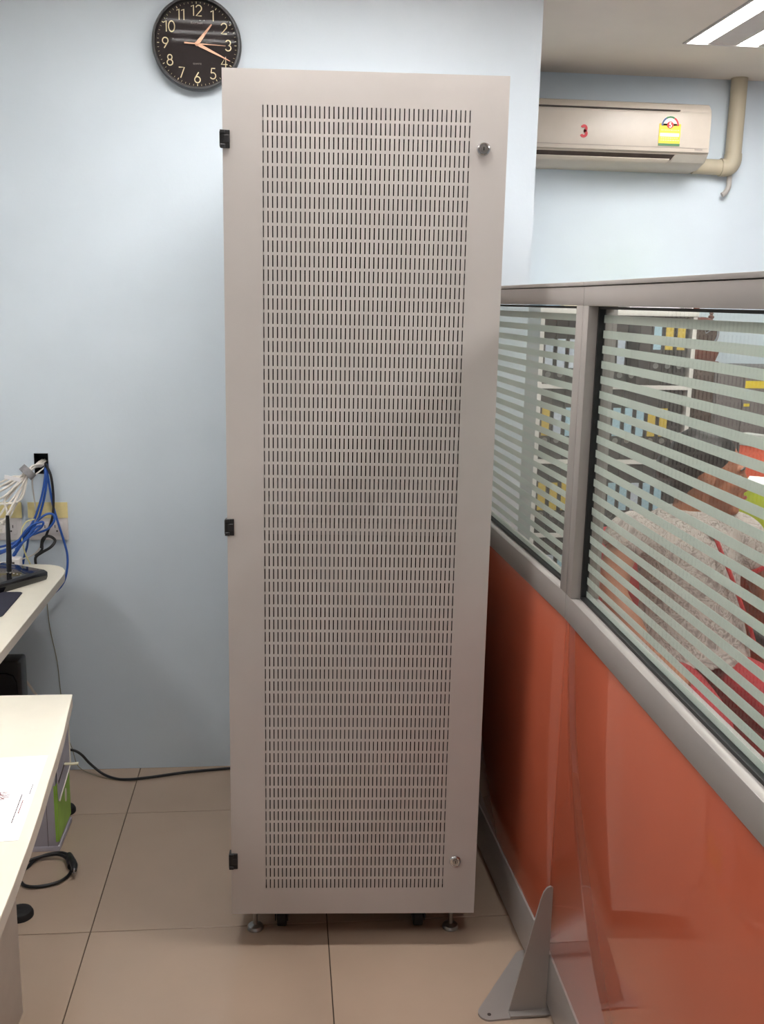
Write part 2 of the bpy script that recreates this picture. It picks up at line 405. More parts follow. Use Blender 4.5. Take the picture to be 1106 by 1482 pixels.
# ------------------------------------------------------------------ server rack
RX, RY, RA, RZ0, RH = -.128, 2.2214, -.0589, .0908, 1.9533
rack = thing('server_rack', 'tall light grey server rack with a slotted front door', 'server rack', (RX, RY, 0), RA)
RM = Matrix.Translation((RX, RY, 0)) @ Matrix.Rotation(RA, 4, 'Z')
def rk(mb):
    mb.v = [tuple(RM @ Vector(v)) for v in mb.v]; return mb
def door_mesh():
    mb = MB(); ncol, nrow = 45, 60
    px, c0, sw = .00987, .0846, .0025
    pz, top, sl = .03032, RZ0+1.8835, .0243
    X = [0.0]; Z = [RZ0+RH]
    for i in range(ncol): X += [c0+i*px-sw/2, c0+i*px+sw/2]
    X.append(.6)
    for j in range(nrow): Z += [top-j*pz, top-j*pz-sl]
    Z.append(RZ0)
    nx, nz = len(X), len(Z); th = .0016
    vs = [(x, 0, z) for z in Z for x in X] + [(x, th, z) for z in Z for x in X]
    N = nx*nz; fs = []
    for r in range(nz-1):
        for c in range(nx-1):
            a = r*nx+c; b = a+1; d = a+nx; e = d+1
            if r % 2 == 1 and c % 2 == 1:
                fs += [(a, b, N+b, N+a), (d, N+d, N+e, e), (a, N+a, N+d, d), (b, e, N+e, N+b)]
            else: fs += [(a, d, e, b), (N+a, N+b, N+e, N+d)]
    mb.add(vs, fs)
    D = .020
    mb.box(0, .0016, th, D, RZ0, RZ0+RH); mb.box(.5984, .6, th, D, RZ0, RZ0+RH)
    mb.box(.0016, .5984, th, D, RZ0+RH-.0016, RZ0+RH); mb.box(.0016, .5984, th, D, RZ0, RZ0+.0016)
    return mb
def rack_build():
    me_b = rk(door_mesh())
    me = bpy.data.meshes.new('front_door'); me.from_pydata(me_b.v, [], me_b.f); me.materials.append(M['rack'])
    bm = bmesh.new(); bm.from_mesh(me); bmesh.ops.recalc_face_normals(bm, faces=bm.faces); bm.to_mesh(me); bm.free()
    door = bpy.data.objects.new('front_door', me); C.objects.link(door); attach(door, rack)
    b = MB(); zt = RZ0+RH-.012; zb = RZ0+.012; y0, y1 = .024, .80
    b.box(.004, .006, y0, y1, zb, zt); b.box(.594, .596, y0, y1, zb, zt)
    b.box(.006, .594, y1-.002, y1, zb, zt); b.box(.006, .594, y0, y1-.002, zt-.002, zt); b.box(.006, .594, y0, y1-.002, zb, zb+.002)
    b.box(.004, .03, y0, y0+.02, zb+.002, zt-.002); b.box(.57, .594, y0, y0+.02, zb+.002, zt-.002)
    b.box(.03, .57, y0, y0+.02, zt-.03, zt-.002); b.box(.03, .57, y0, y0+.02, zb+.002, zb+.03)
    rk(b).build('cabinet_body', 'rack', rack)
    ln = MB(); zl0, zl1 = zb+.004, zt-.004
    ln.box(.0065, .0085, .046, y1-.004, zl0, zl1); ln.box(.5915, .5935, .046, y1-.004, zl0, zl1); ln.box(.0085, .5915, y1-.006, y1-.004, zl0, zl1)
    ln.box(.0085, .5915, .046, y1-.006, zl1-.002, zl1); ln.box(.0085, .5915, .046, y1-.006, zl0, zl0+.002)
    rk(ln).build('slot_shade_lining', 'blackrub', rack)  # black liner added so the slots look as dark as a shaded interior
    for x in (.06, .525):
        rk(MB().box(x, x+.02, .09, .11, zb+.01, zt-.01)).build('mounting_rail', 'rackin', rack)
    sh = MB()
    sh.box(.06, .54, .15, .72, 1.02, 1.05); rk(sh).build('inner_shelf', 'rackin', rack)
    for z0, z1 in ((1.886, 1.9225), (1.052, 1.0905), (.215, .256)):
        h = MB(); zm = (z0+z1)/2
        h.box(-.003, .0155, -.004, -.0005, z0, z1); h.box(-.005, .006, -.007, -.004, z0, z0+.008); h.box(-.005, .006, -.007, -.004, z1-.008, z1)
        h.box(.003, .014, -.006, -.004, zm-.008, zm+.008)
        h.box(-.006, -.0005, -.004, .022, z0+.003, z1-.003)
        hh = rk(h).build('hinge', 'black', rack, bevel=.0008, seg=1)
        lab(hh, 'black plastic hinge')
    for x, z in ((.5497, 1.898), (.5484, .234)):
        mx = RM @ Matrix.Translation((x, -.0005, z)) @ Matrix.Rotation(PI/2, 4, 'X')
        lk = MB().lathe([(.0145, 0), (.0145, .002), (.013, .004), (.0105, .0048), (.010, .0035), (.0001, .0035)], 28, mx).build('lock', 'chrome', rack)
        lab(lk, 'round chrome lock')
        MB().lathe([(.0068, .0032), (.0066, .006), (.0001, .0064)], 20, mx).build('lock_cylinder', 'steel', lk)
        MB().box(-.0009, .0009, -.0035, .0035, .0062, .0068, mx).build('keyhole', 'black', lk)
    for x, y in ((.05, .075), (.552, .075), (.05, .74), (.552, .74)):
        p = RM @ Vector((x, y, 0)); mx = Matrix.Translation(p)
        f = MB().lathe([(.021, 0), (.021, .004), (.018, .009), (.008, .012), (.006, .013), (.006, RZ0+.012)], 24, mx)
        f.lathe([(.0105, .05), (.0105, .058)], 6, mx)
        f.build('levelling_foot', 'steel', rack)
    for x, y in ((.118, .082), (.468, .082), (.115, .66), (.47, .66)):
        g = MB(); g.box(x-.028, x+.028, y-.028, y+.028, RZ0+.008, RZ0+.012)
        g.box(x-.017, x-.014, y-.022, y+.022, .03, RZ0+.008); g.box(x+.014, x+.017, y-.022, y+.022, .03, RZ0+.008)
        cs = rk(g).build('castor', 'blackrub', rack)
        q0 = RM @ Vector((x-.012, y+.01, .032)); q1 = RM @ Vector((x+.012, y+.01, .032))
        MB().cyl(q0, q1, .032, 24).build('wheel', 'blackrub', cs, bevel=.003)
rack_build()

# ------------------------------------------------------------------ wall clock
def make_clock():
    cx, cz = -.2545, 2.3075; yb = WY-.002; t = thing('wall_clock', 'round black wall clock with cream numerals above the rack corner', 'clock', (cx, yb, cz))
    mx = Matrix.Translation((cx, yb, cz)) @ Matrix.Rotation(PI/2, 4, 'X')          # local z -> -Y (towards the room)
    MB().lathe([(.116, 0), (.127, .004), (.1305, .018), (.130, .032), (.126, .040), (.121, .040), (.119, .030), (.1185, .022), (.0001, .022)], 72, mx).build('case', 'clockrim', t)
    MB().lathe([(.1185, .0221), (.1185, .0232), (.0001, .0232)], 72, mx).build('dial', 'dial', t)
    def fr(u, v, d): return mx @ Vector((u, v, .0232+d))
    for h in range(1, 13):
        a = math.radians(90-30*h); mb = MB(); number(mb, str(h), .0915*math.cos(a), .0915*math.sin(a), 0.0300, .0029, fr, .0010); mb.build('numeral', 'cream', t)
    tk = MB()
    for k in range(60):
        a = math.radians(6*k); r1 = .1155; r0 = r1-(.006 if k % 5 == 0 else .0045); wd_ = .0020 if k % 5 == 0 else .0009
        ribbon(tk, [(r0*math.cos(a), r0*math.sin(a)), (r1*math.cos(a), r1*math.sin(a))], wd_, fr, .0008)
    stuff(tk.build('minute_marks', 'cream', t))
    def hand(name, ang, pts, d0, th, m):
        a = math.radians(90-ang); ca, sa = math.cos(a), math.sin(a); mb = MB()
        poly = [(x*ca-y*sa, x*sa+y*ca) for x, y in pts]
        mb.prism(poly, .0232+d0, .0232+d0+th, 'z', mx); return mb.build(name, m, t)
    hand('hour_hand', 38.5, [(-.004, -.0040), (-.004, .0040), (.010, .0052), (.070, .0016), (.070, -.0016), (.010, -.0052)], .003, .001, 'gold')
    hand('minute_hand', 114.5, [(-.004, -.0035), (-.004, .0035), (.012, .0046), (.106, .0008), (.106, -.0008), (.012, -.0046)], .005, .001, 'gold')
    hand('second_hand', 92, [(-.036, -.0022), (-.036, .0022), (-.006, .0016), (.084, .0005), (.084, -.0005), (-.006, -.0016)], .007, .0006, 'gold')
    MB().lathe([(.0055, .0232), (.0055, .0315), (.0001, .032)], 20, mx).build('hub', 'gold', t)
    text_mesh('brand_text', 'RHYTHM', .0085, 'greyprint', mx @ Matrix.Translation((0, .057, .0240)), t)
    text_mesh('quartz_text', 'QUARTZ', .0062, 'greyprint', mx @ Matrix.Translation((0, -.054, .0240)), t)
    MB().lathe([(.1195, .0345), (.0001, .0348)], 72, mx).build('glass', 'clockglass', t)
make_clock()

# ------------------------------------------------------------------ striped glass partition (two panels joined at a seam)
SEAM = Vector((.595, 1.98, 0)); PT = .060
def partition(label, yaw, sgn, length, pane_a, bracket):
    """sgn +1: runs away from the seam into the room (far), -1: towards the viewer"""
    t = thing('partition_panel', label, 'partition', SEAM, 0)
    mx = Matrix.Translation(SEAM) @ Matrix.Rotation(-yaw, 4, 'Z') @ Matrix.Diagonal((1, sgn, 1, 1))
    L = length; zt = 1.615; g = .0008
    def B(*a): return MB().box(*a, mx)
    B(0, PT, g, L, zt-.037, zt).build('top_rail', 'alu', t, bevel=.001)
    B(-.002, PT+.002, g, L, zt+.0015, zt+.0095).build('cap_rail', 'alu', t, bevel=.001)
    B(0, PT, g, pane_a, .9796, zt-.0371).build('stile', 'alu', t, bevel=.001)
    B(0, PT, L-.04, L, .9796, zt-.0371).build('stile', 'alu', t, bevel=.001)
    B(0, PT, g, L, .925, .9795).build('middle_rail', 'alu', t, bevel=.001)
    lo = B(.004, PT-.004, g, L, .146, .9245).build('orange_board', 'orange', t, bevel=.0015); lab(lo, 'glossy orange laminate board')
    B(0, PT, g, L, .022, .1455).build('base_rail', 'alu', t, bevel=.001)
    B(.018, PT-.018, .05, .09, .0, .0215).build('glide', 'blackrub', t); B(.018, PT-.018, L-.09, L-.05, 0, .0215).build('glide', 'blackrub', t)
    gs = MB(); gx0, gx1 = .020, .034; a0, a1, b0, b1 = pane_a, L-.04, .980, zt-.038
    gs.box(gx0, gx1, a0, a0+.007, b0, b1, mx); gs.box(gx0, gx1, a1-.007, a1, b0, b1, mx); gs.box(gx0, gx1, a0+.007, a1-.007, b0, b0+.006, mx); gs.box(gx0, gx1, a0+.007, a1-.007, b1-.005, b1, mx)
    gs.build('gasket', 'gasket', t)
    gp = B(.026, .030, a0+.0015, a1-.0015, b0+.0015, b1-.0015).build('glass_pane', 'pane', t)
    z = 1.5610
    while z > b0+.010:
        s = B(.0305, .0309, a0+.0072, a1-.0072, max(z-.0150, b0+.0062), z).build('frosted_stripe', 'frost', gp); z -= .0296
    if bracket:
        foot = MB()
        fp = [(.463+.025*math.cos(math.radians(a_)), 1.939+.025*math.sin(math.radians(a_))) for a_ in range(140, 281, 20)] + [(.625, 1.925), (.625, 2.155), (.588, 2.152), (.575, 2.146), (.566, 2.134)]
        foot.prism(fp, 0, .0045, 'z')
        fo = foot.build('foot_plate', 'alu', t); 
        MB().lathe([(.0045, .0046), (.0045, .0052)], 10, Matrix.Translation((.462, 1.932, 0))).build('screw', 'acdark', fo)
        br = MB(); pr = [(.5935, .0045), (.5935, .316), (.588, .3185), (.580, .3150), (.573, .305), (.567, .285), (.507, .0045)]
        br.prism(pr, 1.935, 1.940, 'y')
        br.box(.507, .5935, 1.917, 1.935, .0045, .0085)
        br.build('foot_bracket', 'alu', t)
    return t
partition('orange and striped-glass partition panel nearest the viewer, with the foot bracket', 0.0035, -1, 1.20, .037, True)
partition('orange and striped-glass partition panel beside the rack, touching the back wall end', -.0458, 1, 1.20, .040, False)

# ------------------------------------------------------------------ left: far desk with router and cables
d1 = thing('desk', 'white desk against the back wall carrying a black router', 'desk', (-.9, 2.7, 0))
def rounded_top(poly, z0, z1): return MB().prism(poly, z0, z1, 'z')
p1 = [(-1.7, 2.15), (-.666, 2.15), (-.665, 2.96), (-.6655, 3.0), (-.671, 3.035), (-.683, 3.065), (-.702, 3.089), (-.730, 3.104), (-.77, 3.11), (-1.7, 3.11)]
rounded_top(p1, .747, .750).build('worktop', 'whitetop', d1, bevel=.001)
cx1 = [(x*1.0 - (.0005 if x > -1 else 0), y) for x, y in p1]
rounded_top(cx1, .724, .747).build('worktop_edge', 'edge', d1)
for y in (2.385, 2.925):
    f = MB().box(-1.0, -.70, y-.022, y+.022, .003, .03).build('foot_bar', 'greypanel', d1, bevel=.004)
    mx = Matrix.Translation((-.682, y, 0))
    lab(MB().lathe([(.034, 0), (.034, .008), (.030, .016), (.018, .021), (.0001, .022)], 24, mx).build('foot_cap', 'blackrub', f), 'round black foot cap')
    MB().box(-.99, -.95, y-.02, y+.02, .03, .724).build('leg', 'greypanel', d1, bevel=.003)
# near desk
d2 = thing('desk', 'white desk corner in the left foreground with a printed sheet on it', 'desk', (-.9, 1.3, 0))
p2 = [(-1.6, 2.037), (-.447, 2.037), (-.436, 1.94), (-.425, 1.845), (-.416, 1.745), (-.408, 1.645), (-.399, 1.545), (-.392, 1.446), (-.386, 1.328), (-.383, 1.246), (-.383, 1.1), (-.390, .9), (-.40, .75), (-1.6, .75)]
rounded_top(p2, .746, .750).build('worktop', 'whitetop', d2, bevel=.0008)
rounded_top([(x-.0006 if x > -1 else x, y) for x, y in p2], .722, .746).build('worktop_edge', 'edge', d2)
MB().box(-.610, -.584, .80, 2.02, .0, .722).build('end_panel', 'greypanel', d2, bevel=.001)
MB().box(-1.55, -.6105, 1.96, 1.98, .30, .722).build('modesty_panel', 'greypanel', d2, bevel=.001)
MB().box(-1.574, -1.55, .80, 2.0, .0, .722).build('end_panel', 'greypanel', d2, bevel=.001)
# printed sheet
def sheet():
    a = Vector((-.410, 1.448, 0)); e1 = Vector((-.004, .22, 0)) ; 
    t = thing('printed_sheet', 'white printed sheet with a reddish stamp lying on the foreground desk', 'paper', (-.51, 1.57, .7502))
    W_, H_ = .21, .297
    mx = Matrix.Translation((-.410, 1.448, .7502)) @ Matrix.Rotation(math.radians(4.2), 4, 'Z')
    MB().box(-W_, 0, 0, H_, 0, .0004, mx).build('sheet', 'paper', t)
    def line(x, y0, y1, m, wd_=.0012, dash=.006):
        mb = MB(); y = y0
        while y < y1:
            l = min(dash*random.uniform(.5, 1.6), y1-y); mb.box(x-wd_/2, x+wd_/2, y, y+l, .0004, .0006, mx); y += l+.0012
        return stuff(mb.build('text_line', m, t))
    for x, y0, y1, m, w_ in ((-.020, .055, .150, 'ink', .0016), (-.015, .085, .130, 'redink', .0014), (-.008, .150, .185, 'ink', .0012), (-.062, .020, .110, 'ink', .0022), (-.072, .015, .065, 'redink', .0022),
                             (-.078, .010, .060, 'redink', .0022), (-.050, .030, .085, 'redink', .0018), (-.090, .03, .12, 'ink', .0018), (-.098, .03, .11, 'ink', .0018), (-.106, .03, .10, 'ink', .0018)): line(x, y0, y1, m, w_, .004)
    st = MB()
    for k in range(60):
        a_ = random.uniform(0, 6.28); r_ = random.uniform(.002, .017); x, y = -.058+r_*math.cos(a_), .150+r_*.9*math.sin(a_)
        st.box(x-.002, x+.002, y-.0006, y+.0006, .0004, .0006, mx)
    st.build('stamp', 'redink', t)
sheet()

# router
def router():
    t = thing('router', 'black wireless router with an upright antenna on the far desk', 'router', (-.79, 2.86, .75))
    z0 = .7505
    b = MB(); A = [(-.698, 2.93), (-.800, 2.775), (-.95, 2.872), (-.848, 3.027)]
    c = sum((Vector((x, y, 0)) for x, y in A), Vector())/4
    def sc(k): return [(c.x+(x-c.x)*k, c.y+(y-c.y)*k) for x, y in A]
    lv = [(sc(.97), z0), (sc(1.0), z0+.010), (sc(1.0), z0+.024), (sc(.93), z0+.031)]
    vs = [(x, y, z) for ring, z in lv for x, y in ring]; fs = [(0, 1, 2, 3)]
    for k in range(3):
        for j in range(4): fs.append((k*4+j, k*4+(j+1) % 4, k*4+4+(j+1) % 4, k*4+4+j))
    fs.append((12, 13, 14, 15))
    b.add(vs, fs); b.build('case', 'gloss', t, bevel=.0012)
    an = MB(); an.tube([(-.800, 2.90, z0+.034), (-.800, 2.90, z0+.05), (-.799, 2.900, z0+.06)], .0075, 12, 0)
    an.tube([(-.799, 2.90, z0+.06), (-.798, 2.902, z0+.10), (-.797, 2.905, z0+.20)], [.0085, .0075, .0050], 12, 3)
    an.build('antenna', 'black', t)
    lp = MB()
    for k in range(5):
        q = Vector((-.760, 2.87, 0)) + Vector((-.0835, .054, 0)).normalized()*(.014*k); lp.box(q.x-.002, q.x+.002, q.y-.002, q.y+.002, z0+.0305, z0+.0322)
    lp.build('indicator_lamps', 'acgrey', t)
router()
mp = MB().prism([(-.742, 2.793), (-.736, 2.787), (-.7345, 2.582), (-.738, 2.572), (-.748, 2.570), (-.96, 2.575), (-.96, 2.795), (-.752, 2.795)], .7503, .7535)
tag(mp.build('mouse_pad', 'navy', None, bevel=.0008, seg=1), 'dark navy mouse pad on the far desk in front of the router', 'mouse pad')
ad = thing('power_adapter', 'small white plug box behind the router on the far desk', 'adapter', (-.82, 3.03, .75))
MB().box(-.845, -.806, 3.035, 3.075, .7502, .785).build('body', 'plate', ad, bevel=.004)
MB().box(-.83, -.82, 3.031, 3.035, .765, .777).build('socket', 'acdark', ad)
# black computer hung under the far desk
pc = thing('desktop_computer', 'black desktop computer hung under the far desk', 'computer', (-.78, 2.79, .44))
MB().box(-.865, -.703, 2.60, 2.665, .44, .617).build('case', 'black', pc, bevel=.008, seg=3)
lab(MB().prism([(-.86, .445), (-.86, .585), (-.74, .585), (-.722, .578), (-.714, .56), (-.710, .445)], 2.592, 2.5995, 'y').build('front_bezel', 'gloss', pc), 'glossy black front bezel')
g_ = MB(); g_.box(-.8695, -.8655, 2.615, 2.645, .436, .7235); g_.box(-.8655, -.76, 2.615, 2.645, .4355, .4395); g_.build('hanger', 'greypanel', pc)

# green and white box
bx = thing('storage_box', 'pale box with a green side and hand hole under the far desk', 'box', (-.69, 2.70, 0))
def boxes():
    x0, x1, y0, y1 = -.80, -.6495, 2.40+.294, 2.858
    b = MB(); b.box(x0, x1-.002, y0, y1, .002, .40); b.build('body', 'lav', bx, bevel=.0015)
    MB().box(-.6795, -.6785, y0-.0006, y0+.001, .004, .30).build('front_seam', 'acdark', bx)
    MB().box(x0, x1+.002, y0-.001, y1+.004, 0, .016).build('base_tray', 'lav', bx, bevel=.001)
    # green side card with an oval hand hole
    cy, cz, ry, rz = 2.80, .122, .008, .021; n = 24
    s0, s1, q0, q1 = y0+.001, y1+.001, .030, .205
    vs = []; 
    ring = []
    for k in range(n):
        a = 2*PI*k/n; ring.append((cy+ry*math.cos(a), cz+rz*math.sin(a)))
    outer = []
    for k in range(n):
        a = 2*PI*k/n; dx, dz = math.cos(a), math.sin(a); tt = 9
        if dx > 1e-6: tt = min(tt, (s1-cy)/dx)
        if dx < -1e-6: tt = min(tt, (s0-cy)/dx)
        if dz > 1e-6: tt = min(tt, (q1-cz)/dz)
        if dz < -1e-6: tt = min(tt, (q0-cz)/dz)
        outer.append((cy+dx*tt, cz+dz*tt))
    for c, (sy, sz) in enumerate(((s1, q1), (s0, q1), (s0, q0), (s1, q0))):
        k = min(range(n), key=lambda i: (outer[i][0]-sy)**2+(outer[i][1]-sz)**2); outer[k] = (sy, sz)
    X0, X1 = x1-.002, x1+.0015
    for X in (X0, X1): vs += [(X, y, z) for y, z in outer] + [(X, y, z) for y, z in ring]
    fs = []
    for k in range(n):
        j = (k+1) % n
        fs += [(k, j, n+j, n+k), (2*n+k, 3*n+k, 3*n+j, 2*n+j), (k, 2*n+k, 2*n+j, j), (n+k, n+j, 3*n+j, 3*n+k)]
    g = MB().add(vs, fs).build('green_side', 'lime', bx); lab(g, 'green side card with an oval hand hole')
    MB().prism([(cy+.011*math.cos(2*PI*k/20), cz+rz*math.sin(2*PI*k/20)) for k in range(20)], x1+.0015, x1+.0028, 'x').build('hole_lining', 'whiteprint', bx)
    MB().box(x1-.007, x1-.002, y0-.0012, y0, .030, .205).build('green_corner', 'lime', bx)
    # white flap hanging over the side
    fl_ = MB().prism([(y1+.002, .395), (y1+.002, .190), (y0+.012, .152), (y0+.006, .21), (y0+.006, .395)], x1+.002, x1+.005, 'x').build('flap', 'lav', bx)
    e = MB(); e.tube([(x1+.006, y1+.002, .395), (x1+.006, y1+.002, .190), (x1+.006, y0+.012, .152)], .0022, 6, 0); e.build('flap_edge', 'whiteprint', fl_)
    h = MB(); h.tube([(x1+.004, 2.79, .226), (x1+.03, 2.79, .226), (x1+.045, 2.79, .227)], .006, 10, 3, flat=.6); lab(h.build('handle', 'ivory', bx), 'ivory handle strip')
    sl = MB().prism([(2.795, .232), (2.795, .226), (2.705, .204), (2.705, .214)], x1+.005, x1+.0056, 'x'); sl.build('slot', 'acdark', bx)
boxes()

# coiled power cord on the floor
pcord = thing('power_cable', 'black power cable coiled on the floor tiles by the green box', 'cable', (-.65, 2.59, 0))
k = MB(); k.tube([(-.735, 2.57, .006), (-.717, 2.605, .006), (-.705, 2.635, .008), (-.68, 2.662, .008), (-.64, 2.672, .008), (-.612, 2.650, .010), (-.596, 2.61, .010), (-.592, 2.568, .006), (-.608, 2.532, .006), (-.638, 2.513, .006), (-.673, 2.506, .006), (-.701, 2.514, .006), (-.72, 2.535, .006), (-.76, 2.57, .006)], .0045, 10, 6)
k.tube([(-.745, 2.605, .006), (-.715, 2.630, .012), (-.68, 2.648, .014), (-.645, 2.650, .016), (-.620, 2.634, .016), (-.600, 2.606, .014)], .0045, 10, 6)
k.build('cable', 'kcable', pcord)
k = MB(); k.tube([(-.612, 2.648, .014), (-.600, 2.615, .015), (-.592, 2.585, .015)], [.009, .013, .011], 12, 3); k.build('plug', 'black', pcord)
k = MB(); k.tube([(-.590, 2.590, .028), (-.582, 2.572, .026), (-.578, 2.552, .022)], [.0105, .0105, .007], 10, 2); pl = k.build('connector', 'black', pcord)
MB().cyl((-.578, 2.552, .021), (-.576, 2.540, .020), .003, 8).build('pin', 'chrome', pl)
k = MB(); k.cyl((-.578, 2.556, .027), (-.5755, 2.542, .027), .003, 8).build('pin', 'chrome', pl)

# cable along the foot of the wall, from the box to behind the rack
fc = MB().tube([(-.80, 3.19, .06), (-.74, 3.185, .082), (-.705, 3.18, .086), (-.677, 3.175, .072), (-.648, 3.17, .040), (-.605, 3.155, .010), (-.556, 3.125, .006), (-.508, 3.119, .006), (-.458, 3.127, .006), (-.403, 3.141, .006), (-.327, 3.160, .006), (-.223, 3.176, .006), (-.12, 3.185, .006), (.1, 3.188, .006)], .0044, 10, 6)
tag(fc.build('power_cable', 'kcable'), 'black power cable along the foot of the wall, running behind the rack', 'cable')
tw = MB().tube([(-.772, 3.155, .735), (-.772, 3.195, .66), (-.770, 3.204, .587), (-.765, 3.206, .502), (-.748, 3.206, .392), (-.741, 3.206, .278), (-.728, 3.206, .14), (-.712, 3.204, .08), (-.69, 3.19, .02), (-.62, 3.15, .004), (-.55, 3.12, .003)], .0012, 6, 5)
tag(tw.build('thin_wire', 'olivewire'), 'thin olive wire hanging down the wall below the far desk', 'wire')
tw = MB().tube([(-.96, 3.18, .52), (-.899, 3.2, .413), (-.86, 3.205, .34), (-.814, 3.2, .267), (-.76, 3.19, .18)], .0042, 8, 5)
tag(tw.build('white_wire', 'wcable'), 'white wire crossing the wall behind the black computer', 'wire')

# outlet box in the wall with its cables
ob = thing('cable_outlet', 'black square cable outlet recessed in the wall above the far desk', 'outlet box', (-.767, WY, 1.05))
o_ = MB(); e = .0015
o_.box(hx0+.0005, hx0+e, WY-.002, WY+.058, hz0+.0005, hz1-.0005); o_.box(hx1-e, hx1-.0005, WY-.002, WY+.058, hz0+.0005, hz1-.0005)
o_.box(hx0+e, hx1-e, WY-.002, WY+.058, hz0+.0005, hz0+e); o_.box(hx0+e, hx1-e, WY-.002, WY+.058, hz1-e, hz1-.0005); o_.box(hx0+e, hx1-e, WY+.054, WY+.058, hz0+e, hz1-e)
o_.build('box', 'black', ob)
HP = Vector((-.766, 3.245, 1.058))
def cable(pts, r, m, name, label, group=None):
    return tag(MB().tube(pts, r, 8, 5).build(name, m), label, 'cable', group)
WL = 'white network cable in the bundle leaving the black wall outlet'
wpaths = [
 [(-.812, 3.1, 1.013), (-.85, 3.08, .964), (-.845, 3.08, .918), (-.865, 3.08, .884)],
 [(-.804, 3.1, .964), (-.843, 3.08, .949), (-.90, 3.08, .953)],
 [(-.823, 3.1, 1.024), (-.90, 3.08, .980)],
 [(-.821, 3.1, .994), (-.86, 3.085, .950), (-.90, 3.08, .925)],
 [(-.815, 3.095, 1.005), (-.86, 3.07, .968), (-.91, 3.06, .965)],
 [(-.818, 3.11, 1.018), (-.855, 3.09, .992), (-.91, 3.08, .972)],
 [(-.808, 3.105, .990), (-.835, 3.07, .93), (-.855, 3.06, .90), (-.91, 3.06, .90)],
 [(-.826, 3.09, 1.012), (-.87, 3.07, .988), (-.92, 3.05, .992)],
 [(-.806, 3.115, .978), (-.828, 3.10, .935), (-.842, 3.09, .905), (-.868, 3.08, .873)],
 [(-.815, 3.12, 1.022), (-.862, 3.10, 1.002), (-.92, 3.09, 1.000)],
 [(-.812, 3.10, .985), (-.85, 3.08, .938), (-.875, 3.07, .905), (-.92, 3.06, .880)],
 [(-.828, 3.10, 1.030), (-.87, 3.09, 1.012), (-.92, 3.08, 1.01)],
]
for i, pth in enumerate(wpaths):
    a = 2*PI*i/12*1.618; r_ = .014*math.sqrt((i+.5)/12)
    u = Vector((.35, 0, .94)); s_ = Vector((.25, -.95, -.1))
    off = u*math.cos(a)*r_ + s_*math.sin(a)*r_
    h_ = HP + Vector((math.cos(a)*r_*.7, .0, math.sin(a)*r_*.55-.004))
    v_ = Vector((-.787, 3.125, 1.041)) + off
    cable([h_, h_+Vector((-.002, -.05, -.002)), (h_+v_)/2+Vector((.002, -.02, .004)), v_] + pth, .0033, 'wcable', 'network_cable', WL, 'white network cables at the wall outlet')
cable([HP+Vector((.008, 0, -.012)), (-.758, 3.195, 1.040), (-.775, 3.135, 1.024), (-.783, 3.15, .995), (-.786, 3.17, .966), (-.787, 3.185, .925), (-.787, 3.19, .905)], .0024, 'wcable', 'network_cable', 'single thin white cable dropping from the bundle to the wall sockets')
vb = MB()
mxv = Matrix.Translation((-.789, 3.125, 1.040)) @ Vector((-.62, -.30, -.62)).to_track_quat('Z', 'Y').to_matrix().to_4x4()
vb.lathe([(.0225, -.011), (.0245, -.011), (.0245, .011), (.0225, .011), (.0225, -.011)], 28, mxv)
tag(vb.build('cable_tie', 'velcro'), 'grey fabric strap round the white cable bundle', 'cable tie')
lb_ = MB().box(-.024, .024, -.0006, .0006, -.006, .006, Matrix.Translation((-.821, 3.070, 1.030)) @ Euler((.2, .25, .1)).to_matrix().to_4x4())
tag(lb_.build('cable_label', 'paper'), 'white paper label wrapped on the white cables', 'cable label')
cn = thing('cable_plug', 'white plug hanging at the end of a white cable left of the antenna', 'plug', (-.865, 3.08, .87))
MB().box(-.875, -.853, 3.072, 3.088, .858, .885).build('plug_body', 'plate', cn, bevel=.002)
MB().box(-.867, -.861, 3.069, 3.072, .862, .872).build('plug_contacts', 'acgrey', cn)
cable([HP+Vector((.008, .0, -.02)), (-.755, 3.2, 1.040), (-.748, 3.172, 1.02), (-.759, 3.16, .956), (-.780, 3.15, .892), (-.8, 3.14, .855), (-.834, 3.14, .8), (-.842, 3.13, .775)], .0036, 'bcable', 'network_cable', 'blue network cable hanging straight from the outlet to the coil')
cable([HP+Vector((.012, .0, -.018)), (-.751, 3.2, 1.045), (-.746, 3.178, 1.00), (-.756, 3.168, .94), (-.775, 3.16, .88), (-.80, 3.15, .842), (-.845, 3.13, .800), (-.91, 3.10, .775)], .0036, 'bcable', 'network_cable', 'blue network cable bending left behind the antenna')
cable([HP+Vector((.014, .0, -.014)), (-.750, 3.2, 1.048), (-.742, 3.185, 1.01), (-.733, 3.185, .932), (-.72, 3.185, .873), (-.704, 3.185, .81), (-.693, 3.18, .757), (-.697, 3.17, .7), (-.717, 3.17, .657), (-.76, 3.17, .62)], .0036, 'bcable', 'network_cable', 'blue network cable hanging past the rounded desk corner')
cable([(-.93, 3.1, .799), (-.862, 3.12, .809), (-.819, 3.125, .83), (-.784, 3.125, .869), (-.745, 3.125, .904), (-.721, 3.13, .906), (-.717, 3.13, .886), (-.738, 3.13, .859), (-.774, 3.125, .845), (-.816, 3.12, .828), (-.857, 3.1, .802), (-.93, 3.1, .783)], .0036, 'bcable', 'network_cable', 'blue network cable looped in the wide coil above the router')
cable([(-.836, 3.11, .809), (-.792, 3.11, .867), (-.755, 3.11, .885), (-.746, 3.11, .881), (-.759, 3.11, .863), (-.794, 3.11, .84), (-.837, 3.11, .789), (-.842, 3.11, .778), (-.834, 3.105, .786), (-.80, 3.10, .835), (-.765, 3.10, .872), (-.752, 3.10, .874), (-.77, 3.10, .856), (-.81, 3.10, .822), (-.832, 3.10, .80)], .0036, 'bcable', 'network_cable', 'blue network cable bunched in the tight coil above the router')
